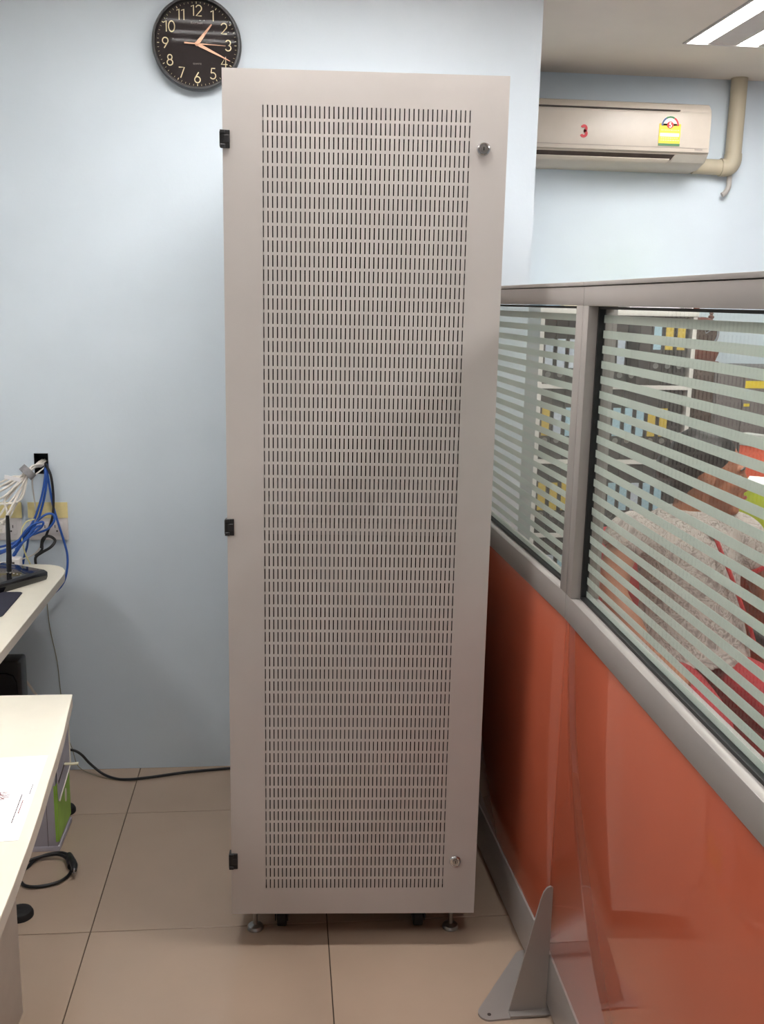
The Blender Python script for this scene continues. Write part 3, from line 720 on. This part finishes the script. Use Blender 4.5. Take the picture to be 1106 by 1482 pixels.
cable([(-.801, 3.15, .849), (-.811, 3.16, .799), (-.824, 3.165, .76), (-.835, 3.16, .70)], .0036, 'bcable', 'network_cable', 'short blue network cable dropping behind the desk edge')
cable([HP+Vector((.012, .0, -.008)), (-.751, 3.2, 1.052), (-.733, 3.182, 1.02), (-.729, 3.185, .954), (-.731, 3.17, .89), (-.75, 3.16, .834), (-.764, 3.16, .807), (-.765, 3.15, .785), (-.784, 3.14, .768)], .0042, 'kcable', 'power_cable', 'black cable hanging from the outlet in front of the wall sockets')
cable([(-.764, 3.14, .795), (-.757, 3.14, .825), (-.738, 3.14, .833), (-.72, 3.14, .819), (-.732, 3.13, .8), (-.761, 3.13, .782), (-.780, 3.13, .766), (-.784, 3.145, .734), (-.788, 3.16, .69)], .0046, 'kcable', 'power_cable', 'black looped cable hanging behind the desk below the sockets')
cable([(-.775, 3.12, .892), (-.803, 3.12, .881), (-.814, 3.11, .848), (-.81, 3.12, .787), (-.797, 3.135, .737), (-.799, 3.16, .69)], .0022, 'ycable', 'thin_wire', 'thin yellow wire tied round the blue coil')
cable([(-.766, 3.165, .80), (-.785, 3.16, .775), (-.81, 3.15, .762), (-.85, 3.12, .756), (-.90, 3.10, .756)], .0022, 'wcable', 'thin_wire', 'thin white wire along the back of the far desk')
# wall socket plates with tape
def socket(x0, x1, label, right):
    t = thing('wall_socket', label, 'socket', ((x0+x1)/2, WY, .865))
    MB().box(x0, x1, WY-.010, WY, .805, .928).build('plate', 'plate', t, bevel=.003)
    MB().box(x0-.002, x1+.002, WY-.0125, WY-.0105, .879, .930).build('tape', 'tape', t)
    for k in range(2):
        cx_ = x0+(x1-x0)*(.36+.36*k)
        MB().box(cx_-.017, cx_+.017, WY-.013, WY-.0105, .825, .865).build('outlet', 'plate', t, bevel=.002)
        s = MB()
        s.box(cx_-.007, cx_-.0045, WY-.0136, WY-.013, .846, .856); s.box(cx_+.0045, cx_+.007, WY-.0136, WY-.013, .846, .856); s.cyl((cx_, WY-.0136, .836), (cx_, WY-.013, .836), .003, 10)
        s.build('outlet_holes', 'acdark', t)
socket(-.812, -.692, 'white wall socket plate with masking tape, behind the blue coil', True)
socket(-.955, -.835, 'white wall socket plate with masking tape, behind the antenna', False)

# ------------------------------------------------------------------ air conditioner
ac = thing('air_conditioner', 'cream wall air conditioner with a yellow label, high on the far wall', 'air conditioner', (1.3, BY, 2.17))
AX0, AX1 = .83, 1.835
prof = [(BY-.002, 2.446), (4.46, 2.446), (4.415, 2.436), (4.392, 2.412), (4.386, 2.385), (4.386, 2.236), (4.394, 2.226), (4.425, 2.198), (4.50, 2.178), (BY-.002, 2.174)]
MB().prism(prof, AX0, AX1, 'x').build('body', 'ac', ac, bevel=.006, seg=3)
fp_ = [(4.386, 2.232), (4.378, 2.236), (4.377, 2.385), (4.382, 2.398), (4.388, 2.4)]
MB().prism(fp_, AX0+.006, AX1-.006, 'x').build('front_panel', 'ac', ac, bevel=.002)
MB().box(AX0+.006, 1.69, 4.3775, 4.392, 2.402, 2.4055).build('panel_gap', 'acdark', ac)
MB().box(AX0+.01, AX1-.012, 4.3758, 4.378, 2.2515, 2.2528).build('panel_line', 'greyprint', ac)
# outlet slot and louver on the sloping underside
dy = Vector((0, .031, -.028)).normalized()
def und(u, v, d): return Vector((u, 4.394, 2.226)) + dy*v + Vector((0, -.028, -.031)).normalized()*d
vs = [und(AX0+.02, .000, .001), und(1.685, .000, .001), und(1.675, .030, .001), und(AX0+.02, .030, .001)]
o2 = MB().add(vs+[und(AX0+.02, .0, -.004), und(1.685, .0, -.004), und(1.675, .030, -.004), und(AX0+.02, .030, -.004)], [(0, 1, 2, 3), (4, 7, 6, 5), (0, 4, 5, 1), (1, 5, 6, 2), (2, 6, 7, 3), (3, 7, 4, 0)]).build('air_outlet', 'acdark', ac)
vs = []
for (u0, u1, v, d) in ((AX0+.025, 1.668, .020, .003), (AX0+.025, 1.655, .040, .006)):
    vs += [und(u0, v, d), und(u1, v, d), und(u1, v, d+.004), und(u0, v, d+.004)]
MB().add(vs, [(0, 1, 2, 3), (4, 7, 6, 5), (0, 4, 5, 1), (1, 5, 6, 2), (2, 6, 7, 3), (3, 7, 4, 0)]).build('louver', 'ac', ac, bevel=.001)
vs = [und(1.69, -.002, .001), und(AX1-.005, -.002, .001), und(AX1-.005, .040, .001), und(1.68, .040, .001)]
MB().add(vs+[v+Vector((0, .003, .003)) for v in vs], [(0, 1, 2, 3), (4, 7, 6, 5), (0, 4, 5, 1), (1, 5, 6, 2), (2, 6, 7, 3), (3, 7, 4, 0)]).build('end_cover', 'acgrey', ac)
def acf(u, v, d): return Vector((u, 4.377-d, v))
n_ = MB(); number(n_, '3', 1.272, 2.306, .043, .0115, acf, .0012); lab(n_.build('number_sticker', 'red', ac), 'red number 3')
el = MB(); el.box(1.601, 1.696, 4.3757, 4.377, 2.258, 2.348); elo = el.build('energy_label', 'yellow', ac); lab(elo, 'yellow energy label with a half-round gauge and a 5')
hd = MB(); hd.prism([(1.6485+.040*math.cos(math.radians(a)), 2.340+.040*math.sin(math.radians(a))) for a in range(0, 181, 12)], 4.3757, 4.3768, 'y'); hd.build('gauge_face', 'whiteprint', elo)
for a0, a1, m_ in ((180, 120, 'blueprint'), (120, 60, 'ygreen'), (60, 0, 'red')):
    g_ = MB(); ribbon(g_, arc(1.6485, 2.340, .035, .035, a0, a1, 8), .008, lambda u, v, d: Vector((u, 4.3757-d, v)), .0006); g_.build('gauge_arc', m_, elo)
MB().prism([(1.6485+.0145*math.cos(math.radians(a)), 2.343+.0145*math.sin(math.radians(a))) for a in range(0, 360, 18)], 4.3745, 4.3757, 'y').build('rating_disc', 'red', elo)
r5 = MB(); number(r5, '5', 1.6485, 2.343, .018, .0038, lambda u, v, d: Vector((u, 4.3745-d, v)), .0006); r5.build('rating_number', 'whiteprint', elo)
b_ = MB(); b_.box(1.606, 1.691, 4.3751, 4.3757, 2.296, 2.310); b_.build('label_band', 'whiteprint', elo)
MB().box(1.601, 1.696, 4.3751, 4.3757, 2.258, 2.268).build('label_foot', 'ygreen', elo)
b_ = MB()
for z in (2.320, 2.288, 2.279):
    x = 1.610
    while x < 1.685:
        l = random.uniform(.004, .010); b_.box(x, x+l, 4.3751, 4.3757, z, z+.004); x += l+.003
stuff(b_.build('label_lines', 'tape', elo))
MB().box(1.765, 1.80, 4.3765, 4.377, 2.244, 2.248).build('maker_mark', 'greyprint', ac)
# pipe cover
dt = thing('pipe_cover', 'cream pipe cover running from the air conditioner up to the ceiling', 'pipe', (2.02, BY, 2.2))
r_ = .036
MB().tube([(2.022, 4.562, CEIL), (2.022, 4.562, 2.262)], r_, 20, 0).build('vertical_pipe', 'duct', dt)
MB().tube([(2.022, 4.562, 2.262), (2.022, 4.562, 2.235), (2.012, 4.562, 2.212), (1.992, 4.562, 2.203), (1.965, 4.562, 2.203)], r_+.003, 20, 5).build('elbow', 'duct', dt)
MB().tube([(1.965, 4.562, 2.203), (AX1, 4.562, 2.205)], r_-.002, 20, 0).build('horizontal_pipe', 'duct', dt)
hs = MB().tube([(2.018, 4.575, 2.190), (2.020, 4.575, 2.150), (2.018, 4.572, 2.12), (2.004, 4.570, 2.095), (1.990, 4.570, 2.085)], .0115, 14, 5); hs.build('drain_hose', 'hose', dt)

# ------------------------------------------------------------------ bookcase with binders (behind the glass)
BX0, BX1, BF, BB = 1.095, 1.790, 4.25, 4.575
bc = thing('bookcase', 'white bookcase full of dark binders behind the partition glass', 'bookcase', ((BX0+BX1)/2, BF, 0))
SH = [1.232, .901, .566, .235]
MB().box(BX0, BX0+.018, BF, BB, 0, 1.540).build('side_panel', 'shelfw', bc); MB().box(BX1-.018, BX1, BF, BB, 0, 1.540).build('side_panel', 'shelfw', bc)
MB().box(BX0-.004, BX1+.004, BF-.004, BB, 1.5405, 1.566).build('top_panel', 'shelfw', bc, bevel=.001)
MB().box(BX0+.018, BX1-.018, BB-.008, BB-.002, .02, 1.5395).build('back_panel', 'shelfin', bc)
for z in SH: MB().box(BX0+.0185, BX1-.0185, BF+.002, BB-.009, z-.009, z+.009).build('shelf', 'shelfw', bc)
MB().box(BX0+.0185, BX1-.0185, BF+.02, BB-.009, 0, .06).build('plinth', 'shelfw', bc)
rows = ['wwwbbbwk-byy', 'ywbbbkbbbyy-', 'yyybbkbbwbb-', '-wbb-kbwwb--']
ordn = ['first', 'second', 'third', 'fourth', 'fifth', 'sixth', 'seventh', 'eighth', 'ninth', 'tenth', 'eleventh', 'twelfth']
shn = ['top shelf', 'second shelf down', 'third shelf down', 'lowest shelf']
lm_ = {'w': ('lwhite', 'white'), 'b': ('lblue', 'pale blue'), 'y': ('lyellow', 'yellow')}
BW = .0505
b0 = MB().box(-BW/2, BW/2, 0, .275, 0, .312); b0o = b0.build('cover', 'binder', None, bevel=.002, seg=1); me_cover = b0o.data; bpy.data.objects.remove(b0o)
b0o = MB().box(-.017, .017, -.0008, -.0001, 0, .125).build('spine_label', 'lblue', None); me_label = b0o.data; bpy.data.objects.remove(b0o)
b0o = MB().lathe([(.0085, .0001), (.0125, .0001), (.0125, .0016), (.0085, .0016), (.0085, .0001)], 18, Matrix.Rotation(PI/2, 4, 'X')).build('finger_ring', 'steel', None); me_ring = b0o.data; bpy.data.objects.remove(b0o)
def data_obj(name, me, m, parent, loc, first):
    o = bpy.data.objects.new(name, me); C.objects.link(o); o.parent = parent; o.location = loc
    if me.materials and me.materials[0] != M[m]:
        o.material_slots[0].link = 'OBJECT'; o.material_slots[0].material = M[m]
    return o
for r, row in enumerate(rows):
    for c, ch in enumerate(row):
        x = BX0+.018+.0285+c*.0533; z = SH[r]+.0095; h = 0
        lean = 0
        dk = ch == 'k'
        what = 'black binder without a label' if dk else ('charcoal binder with bare spine' if ch == '-' else 'charcoal binder with %s spine label' % lm_[ch][1])
        t = thing('binder', '%s, %s from left, bookcase %s' % (what, ordn[c], shn[r]), 'binder', (x, BF+.012, z), 0, 'binders in the bookcase')
        data_obj('cover', me_cover, 'binderk' if dk else 'binder', t, (0, 0, 0), 0)
        if ch in lm_: data_obj('spine_label', me_label, lm_[ch][0], t, (0, 0, (.155 if (r == 0 and c > 8) else .105 if r else .07)), 0)
        data_obj('finger_ring', me_ring, 'steel', t, (0, 0, .085 if (r == 0 and c > 8) or r else .042), 0)
# things on top of the bookcase
cb = thing('carton', 'flat pale carton on top of the bookcase, right half', 'carton', (1.66, 4.40, 1.5665))
MB().box(1.49, 1.775, 4.27, 4.52, 1.5665, 1.64).build('carton_body', 'paper', cb, bevel=.001)
bar = MB(); x = 1.715
while x < 1.765:
    w_ = random.choice((.0015, .003)); bar.box(x, x+w_, 4.2694, 4.2699, 1.572, 1.59); x += w_+.002
bar.build('barcode', 'acdark', cb)
tag(MB().box(1.44, 1.70, 4.28, 4.50, 1.6405, 1.67).build('file_folder', 'limefile', None, bevel=.002), 'yellow-green file lying on the carton on the bookcase', 'file')
tag(MB().box(1.105, 1.185, 4.28, 4.5, 1.5665, 1.62).build('box_file', 'lblue', None, bevel=.002), 'pale blue box on the left end of the bookcase top', 'box')
tag(MB().box(1.20, 1.43, 4.28, 4.5, 1.5665, 1.61).build('box_file', 'ivory', None, bevel=.002), 'ivory box in the middle of the bookcase top', 'box')

# low cupboards right of the bookcase
cu = thing('cupboard', 'narrow dark wood cupboard between bookcase and grey cabinet', 'cupboard', (1.84, 4.3, 0))
MB().box(1.800, 1.888, 4.25, 4.57, 0, 1.325).build('body', 'brown', cu, bevel=.002)
MB().box(1.806, 1.882, 4.243, 4.2495, .06, 1.30).build('door', 'brown', cu, bevel=.002)
MB().lathe([(.006, 0), (.008, .012), (.0001, .014)], 12, Matrix.Translation((1.875, 4.243, .9)) @ Matrix.Rotation(PI/2, 4, 'X')).build('knob', 'steel', cu)
gc = thing('cabinet', 'grey steel cabinet with yellow tape under the mantel clock', 'cabinet', (2.3, 4.3, 0))
MB().box(1.892, 2.75, 4.25, 4.57, 0, 1.325).build('body', 'greycab', gc, bevel=.003)
for x0, x1 in ((1.90, 2.018), (2.022, 2.742)):
    d_ = MB().box(x0, x1, 4.238, 4.2495, .08, 1.305).build('door', 'greycab', gc, bevel=.003)
    MB().box(x1-.03 if x0 < 2 else x0+.02, x1-.02 if x0 < 2 else x0+.03, 4.228, 4.238, .80, .90).build('handle', 'steel', d_)
lab(MB().box(2.028, 2.20, 4.2365, 4.2378, 1.236, 1.268).build('tape_label', 'yellow', gc), 'yellow tape label')
MB().box(2.028, 2.055, 4.2365, 4.2378, 1.155, 1.168).build('tape_label', 'yellow', gc)
mc = thing('mantel_clock', 'ornate reddish wooden mantel clock on the grey cabinet behind the glass', 'clock', (1.875, 4.40, 1.3255))
MB().box(1.80, 1.945, 4.34, 4.46, 1.3255, 1.345).build('base', 'clockwood', mc, bevel=.004)
MB().prism([(1.815, 1.345), (1.935, 1.345), (1.950, 1.385), (1.930, 1.40), (1.82, 1.40), (1.80, 1.385)], 4.36, 4.44, 'y').build('plinth', 'clockwood', mc, bevel=.003)
mxc = Matrix.Translation((1.875, 4.365, 1.468)) @ Matrix.Rotation(PI/2, 4, 'X')
MB().lathe([(.0001, -.07), (.068, -.07), (.072, -.04), (.070, .0), (.062, .012), (.0001, .012)], 36, mxc).build('case', 'clockwood', mc)
MB().lathe([(.052, .0121), (.060, .0121), (.060, .016), (.052, .016), (.052, .0121)], 36, mxc).build('bezel', 'silver', mc)
MB().lathe([(.0515, .0122), (.0515, .0135), (.0001, .0135)], 36, mxc).build('dial', 'brown', mc)
h_ = MB(); ribbon(h_, [(0, 0), (.028, .018)], .004, lambda u, v, d: mxc @ Vector((u, v, .0136+d))); ribbon(h_, [(0, 0), (-.012, .036)], .003, lambda u, v, d: mxc @ Vector((u, v, .0136+d))); h_.build('clock_hands', 'silver', mc)
for fx, fz, hh in ((1.843, 1.528, 1.0), (1.915, 1.520, .45)):
    MB().lathe([(.012, 0), (.014, .01*hh), (.006, .02*hh), (.013, .035*hh), (.014, .05*hh), (.006, .065*hh), (.010, .08*hh), (.004, .10*hh), (.0001, .12*hh)], 14, Matrix.Translation((fx, 4.40, fz))).build('finial', 'clockwood', mc)

# desk behind the seated person, with papers, and the low orange screen
DU = Vector((-.47, .883, 0)).normalized(); DN = Vector((-.883, -.47, 0)).normalized(); DP = Vector((2.34, 3.0, 0))
ang = math.atan2(DU.y, DU.x)
DM = Matrix.Translation(DP) @ Matrix.Rotation(ang, 4, 'Z')        # local x along the screen, local +y to the left of it
sd = thing('side_desk', 'wooden desk along the low orange screen beyond the seated person', 'desk', DP, ang)
MB().box(.0, 1.0, .03, .55, .725, .75, DM).build('desk_top', 'olive', sd, bevel=.002)
for x in (.03, .93):
    MB().box(x, x+.04, .06, .52, 0, .724, DM).build('desk_leg', 'greycab', sd, bevel=.002)
scn = thing('desk_screen', 'low orange fabric screen with a pale top rail beyond the person', 'screen', DP, ang)
MB().box(-.6, 1.0, -.02, .02, .06, 1.035, DM).build('fabric_panel', 'salmon', scn, bevel=.003)
MB().box(-.6, 1.0, -.024, .024, 1.0355, 1.085, DM).build('top_rail', 'chairgrey', scn, bevel=.003)
for x in (-.55, .9): MB().box(x, x+.05, -.025, .025, 0, .0595, DM).build('foot', 'chairgrey', scn)
lf = thing('document_box', 'lime green document box on the wooden side desk', 'box', (1.86, 3.62, .7505))
LMx = Matrix.Translation((1.86, 3.56, .7505)) @ Matrix.Rotation(ang, 4, 'Z')
MB().box(-.15, .15, -.10, .13, 0, .165, LMx).build('box_body', 'limefile', lf, bevel=.003)
MB().box(-.152, .152, -.102, .132, .1655, .178, LMx).build('box_lid', 'limefile', lf, bevel=.003)
for k in range(2):
    pm = LMx @ Matrix.Translation((-.03, .03-.02*k, .1785+.007*k)) @ Matrix.Rotation(.3+.25*k, 4, 'Z')
    tag(MB().box(-.13, .12, -.09, .09, 0, .0062, pm).build('paper_stack', 'paper', None), ['white papers on the lime green box, lower stack', 'white papers on the lime green box, upper stack'][k], 'papers')

# ------------------------------------------------------------------ office chair with the seated person
ch = thing('office_chair', 'red office chair with dark armrests behind the partition glass', 'chair', (1.13, 2.62, 0))
def cushion(x0, x1, y0, y1, z0, z1, name, m, bev, mx=None):
    return MB().box(x0, x1, y0, y1, z0, z1, mx).build(name, m, ch, bevel=bev, seg=4)
cushion(.90, 1.37, 2.36, 2.84, .40, .465, 'seat', 'chairred', .025)
cushion(.91, 1.36, 2.845, 2.905, .59, .92, 'backrest', 'chairred', .028)
MB().tube([(1.13, 2.75, .385), (1.13, 2.90, .40), (1.13, 2.93, .50), (1.13, 2.915, .70)], .022, 10, 5, flat=.5).build('back_support', 'chairdark', ch)
for sx in (.905, 1.40):
    a_ = MB(); a_.tube([(sx*.5+.565 if False else (sx+(.10 if sx < 1.1 else -.10)), 2.60, .39), (sx, 2.60, .41), (sx, 2.60, .60), (sx, 2.58, .625)], .013, 10, 4); arm_ = a_.build('armrest', 'chairdark', ch)
    MB().box(sx-.028, sx+.028, 2.40, 2.70, .625, .652).build('armrest_pad', 'chairdark', arm_, bevel=.010, seg=3)
MB().box(1.02, 1.24, 2.50, 2.74, .375, .399).build('seat_plate', 'chairdark', ch, bevel=.004)
MB().cyl((1.13, 2.62, .09), (1.13, 2.62, .376), .025, 16).build('gas_column', 'chairdark', ch)
for k in range(5):
    a = 2*PI*k/5+.3; p = Vector((1.13+.27*math.cos(a), 2.62+.27*math.sin(a), 0))
    l_ = MB().tube([(1.13, 2.62, .10), (p.x, p.y, .075)], [.026, .016], 8, 0).build('base_leg', 'chairdark', ch)
    MB().cyl((p.x-.018*math.sin(a), p.y+.018*math.cos(a), .030), (p.x+.018*math.sin(a), p.y-.018*math.cos(a), .030), .030, 16).build('castor', 'blackrub', l_)

def remesh(mb, name, m, parent, vox, smooth=4):
    o = mb.build(name+'_raw', m, None)
    md = o.modifiers.new('r', 'REMESH'); md.mode = 'VOXEL'; md.voxel_size = vox; md.use_smooth_shade = True
    if smooth:
        s = o.modifiers.new('s', 'SMOOTH'); s.factor = .5; s.iterations = smooth
    dg = bpy.context.evaluated_depsgraph_get(); dg.update()
    me = bpy.data.meshes.new_from_object(o.evaluated_get(dg)); bpy.data.objects.remove(o)
    me.name = name; me.materials.clear(); me.materials.append(M[m])
    for p in me.polygons: p.use_smooth = True
    r = bpy.data.objects.new(name, me); C.objects.link(r); attach(r, parent); return r
def person():
    t = thing('person', 'seated person in a grey patterned red-trimmed shirt, head turned right, behind the striped glass', 'person', (1.13, 2.55, 0))
    hc = Vector((1.165, 2.60, 1.138)); g = Vector((.94, -.32, -.08)).normalized(); sd_ = Vector((0, 0, 1)).cross(g).normalized(); up = g.cross(sd_)
    R = Matrix((g, sd_, up)).transposed()
    def H(a, s, u): return hc + g*a + sd_*s + up*u
    b = MB()
    b.ell(H(-.014, 0, .020), .093, .073, .086, R); b.ell(H(.036, 0, -.040), .056, .054, .070, R); b.ell(H(.055, 0, -.020), .040, .050, .055, R)
    b.ell(H(.074, 0, -.094), .022, .026, .018, R); b.ell(H(.078, 0, .022), .014, .046, .012, R)
    b.tube([H(.086, 0, .008), H(.098, 0, -.012), H(.110, 0, -.030)], [.008, .010, .013], 10, 3); b.ell(H(.098, .011, -.034), .011, .008, .008, R); b.ell(H(.098, -.011, -.034), .011, .008, .008, R)
    b.ell(H(.090, 0, -.056), .014, .024, .007, R); b.ell(H(.088, 0, -.068), .013, .021, .007, R)
    for s in (-1, 1):
        b.ell(H(.056, s*.036, -.024), .028, .018, .022, R); b.ell(H(-.004, s*.074, -.012), .016, .009, .029, R)
    b.tube([(1.118, 2.622, .965), (1.122, 2.616, 1.01), tuple(H(-.022, 0, -.045))], [.062, .050, .052], 18, 4)
    b.loft([(1.138, 2.61, .70, .105, .09), (1.130, 2.615, .90, .110, .09), (1.112, 2.62, .975, .12, .07)], 20)
    b.tube([(1.02, 2.61, .955), (.955, 2.605, .965)], .045, 12, 0); b.tube([(1.20, 2.61, .955), (1.265, 2.605, .965)], .045, 12, 0)
    # right arm (image left)
    b.tube([(.955, 2.605, .965), (.915, 2.575, .89), (.893, 2.53, .81)], [.050, .043, .038], 14, 4)
    b.tube([(.893, 2.53, .81), (.915, 2.46, .755), (.942, 2.385, .695)], [.038, .036, .025], 14, 4)
    # left arm (image right)
    b.tube([(1.265, 2.605, .965), (1.315, 2.595, .89), (1.355, 2.595, .805)], [.050, .043, .038], 14, 4)
    b.tube([(1.355, 2.595, .805), (1.375, 2.52, .745), (1.398, 2.44, .688)], [.038, .034, .025], 14, 4)
    def hand(w, d, out, nrm, L=.078):
        w = Vector(w); d = Vector(d).normalized(); nrm = Vector(nrm).normalized(); s = d.cross(nrm).normalized()*out
        b.tube([w-d*.015, w+d*.03, w+d*.075], [.024, .030, .033], 12, 3, flat=.5)
        for k, (o_, l_) in enumerate(((-.027, .062), (-.009, .074), (.009, .070), (.026, .054))):
            q = w+d*.07+s*o_
            b.tube([q, q+d*l_*.45+nrm*.004+s*o_*.12, q+d*l_*.8-nrm*.010+s*o_*.16, q+d*l_-nrm*.024+s*o_*.16], [.0085, .0082, .0075, .006], 8, 3)
        q = w+d*.018-s*.024
        b.tube([q, q-s*.022+d*.022-nrm*.004, q-s*.030+d*.050-nrm*.010], [.0105, .009, .007], 8, 3)
    hand((.942, 2.385, .692), (.42, -.75, -.22), 1, (.2, -.25, .95))
    hand((1.398, 2.44, .686), (.05, -.95, -.16), -1, (-.1, -.1, .98))
    # ankles and feet inside the shoes
    for x in (1.06, 1.24):
        b.tube([(x, 2.20, .32), (x, 2.16, .12), (x, 2.14, .06)], [.045, .036, .036], 12, 3)
    b.loft([(1.13, 2.64, .48, .14, .11), (1.14, 2.61, .60, .135, .10), (1.138, 2.61, .72, .105, .09)], 20)
    for x0, x1 in ((1.06, 1.05), (1.20, 1.25)): b.tube([(x0, 2.62, .535), (x1, 2.36, .545), (x1, 2.21, .52), (x1*.5+(.53 if x0 < 1.1 else .62), 2.19, .32)], [.055, .050, .042, .036], 14, 3)
    remesh(b, 'body', 'skin', t, .0062, 3)
    # shirt
    s = MB()
    s.loft([(1.140, 2.565, .632, .165, .150), (1.142, 2.58, .68, .156, .140), (1.138, 2.595, .78, .138, .128), (1.128, 2.605, .88, .142, .126), (1.110, 2.612, .955, .160, .108), (1.110, 2.615, .995, .140, .088), (1.115, 2.618, 1.022, .085, .072), (1.117, 2.618, 1.034, .068, .064)], 28)
    s.tube([(.985, 2.610, .975), (.945, 2.598, .960), (.920, 2.584, .922)], [.058, .061, .057], 16, 4)
    s.tube([(1.225, 2.610, .975), (1.275, 2.600, .950), (1.318, 2.590, .880)], [.060, .066, .060], 16, 4)
    remesh(s, 'shirt', 'shirt', t, .008, 3)
    def trim(name, pts, r=.0045): MB().tube(pts, r, 8, 5).build(name, 'trim', t)
    trim('collar_trim', [(1.05, 2.60, 1.040), (1.08, 2.550, 1.020), (1.13, 2.525, .995), (1.16, 2.505, .975)], .006)
    trim('placket_trim', [(1.145, 2.488, .985), (1.168, 2.476, .93), (1.195, 2.466, .87), (1.225, 2.462, .80), (1.262, 2.462, .72), (1.285, 2.470, .66)], .006)
    cuff = MB(); mxk = Matrix.Translation((1.318, 2.590, .880)) @ Vector((.50, -.10, -.86)).to_track_quat('Z', 'Y').to_matrix().to_4x4()
    cuff.lathe([(.058, -.005), (.0645, -.005), (.0645, .006), (.058, .006), (.058, -.005)], 24, mxk); cuff.build('cuff_trim', 'trim', t)
    # trousers
    q = MB()
    q.loft([(1.13, 2.64, .468, .165, .14), (1.13, 2.62, .56, .165, .14), (1.13, 2.60, .65, .158, .125)], 22)
    for x0, x1, x2 in ((1.055, 1.045, 1.06), (1.21, 1.265, 1.24)):
        q.tube([(x0, 2.62, .555), (x1, 2.38, .565), (x1, 2.21, .545), (x2, 2.185, .40), (x2, 2.165, .12)], [.088, .084, .068, .064, .058], 16, 4)
    remesh(q, 'trousers', 'trouser', t, .010, 3)
    for x in (1.06, 1.24):
        sh_ = MB(); sh_.ell((x, 2.10, .036), .042, .115, .034); sh_.ell((x, 2.16, .045), .038, .045, .045); remesh(sh_, 'shoe', 'black', t, .006, 2)
    # hair
    hmesh = MB(); hmesh.ell(H(-.026, 0, .040), .092, .081, .082, R); hmesh.ell(H(-.056, 0, .0), .056, .072, .066, R); hmesh.ell(H(-.112, 0, .0), .036, .036, .038, R)
    hmesh.ell(H(-.066, .0, -.050), .036, .050, .036, R)
    remesh(hmesh, 'hair', 'hair', t, .006, 2)
    for s_ in (-1, 1):
        e_ = MB().ell(H(.073, s_*.031, .000), .0095, .012, .0065, R, 14, 8).build('eye', 'eyew', t)
        MB().ell(H(.0815, s_*.032, .000), .0042, .0055, .0058, R, 12, 8).build('iris', 'eyed', e_)
        MB().tube([H(.080, s_*.014, .022), H(.084, s_*.032, .027), H(.074, s_*.052, .022)], [.0025, .0035, .002], 8, 4).build('eyebrow', 'hair', t)
    l_ = MB(); l_.tube([H(.094, -.022, -.060), H(.104, 0, -.0575), H(.094, .022, -.060)], [.002, .0055, .002], 8, 4); l_.tube([H(.092, -.020, -.064), H(.101, 0, -.068), H(.092, .020, -.064)], [.002, .0058, .002], 8, 4)
    l_.build('lips', 'lips', t)
person()
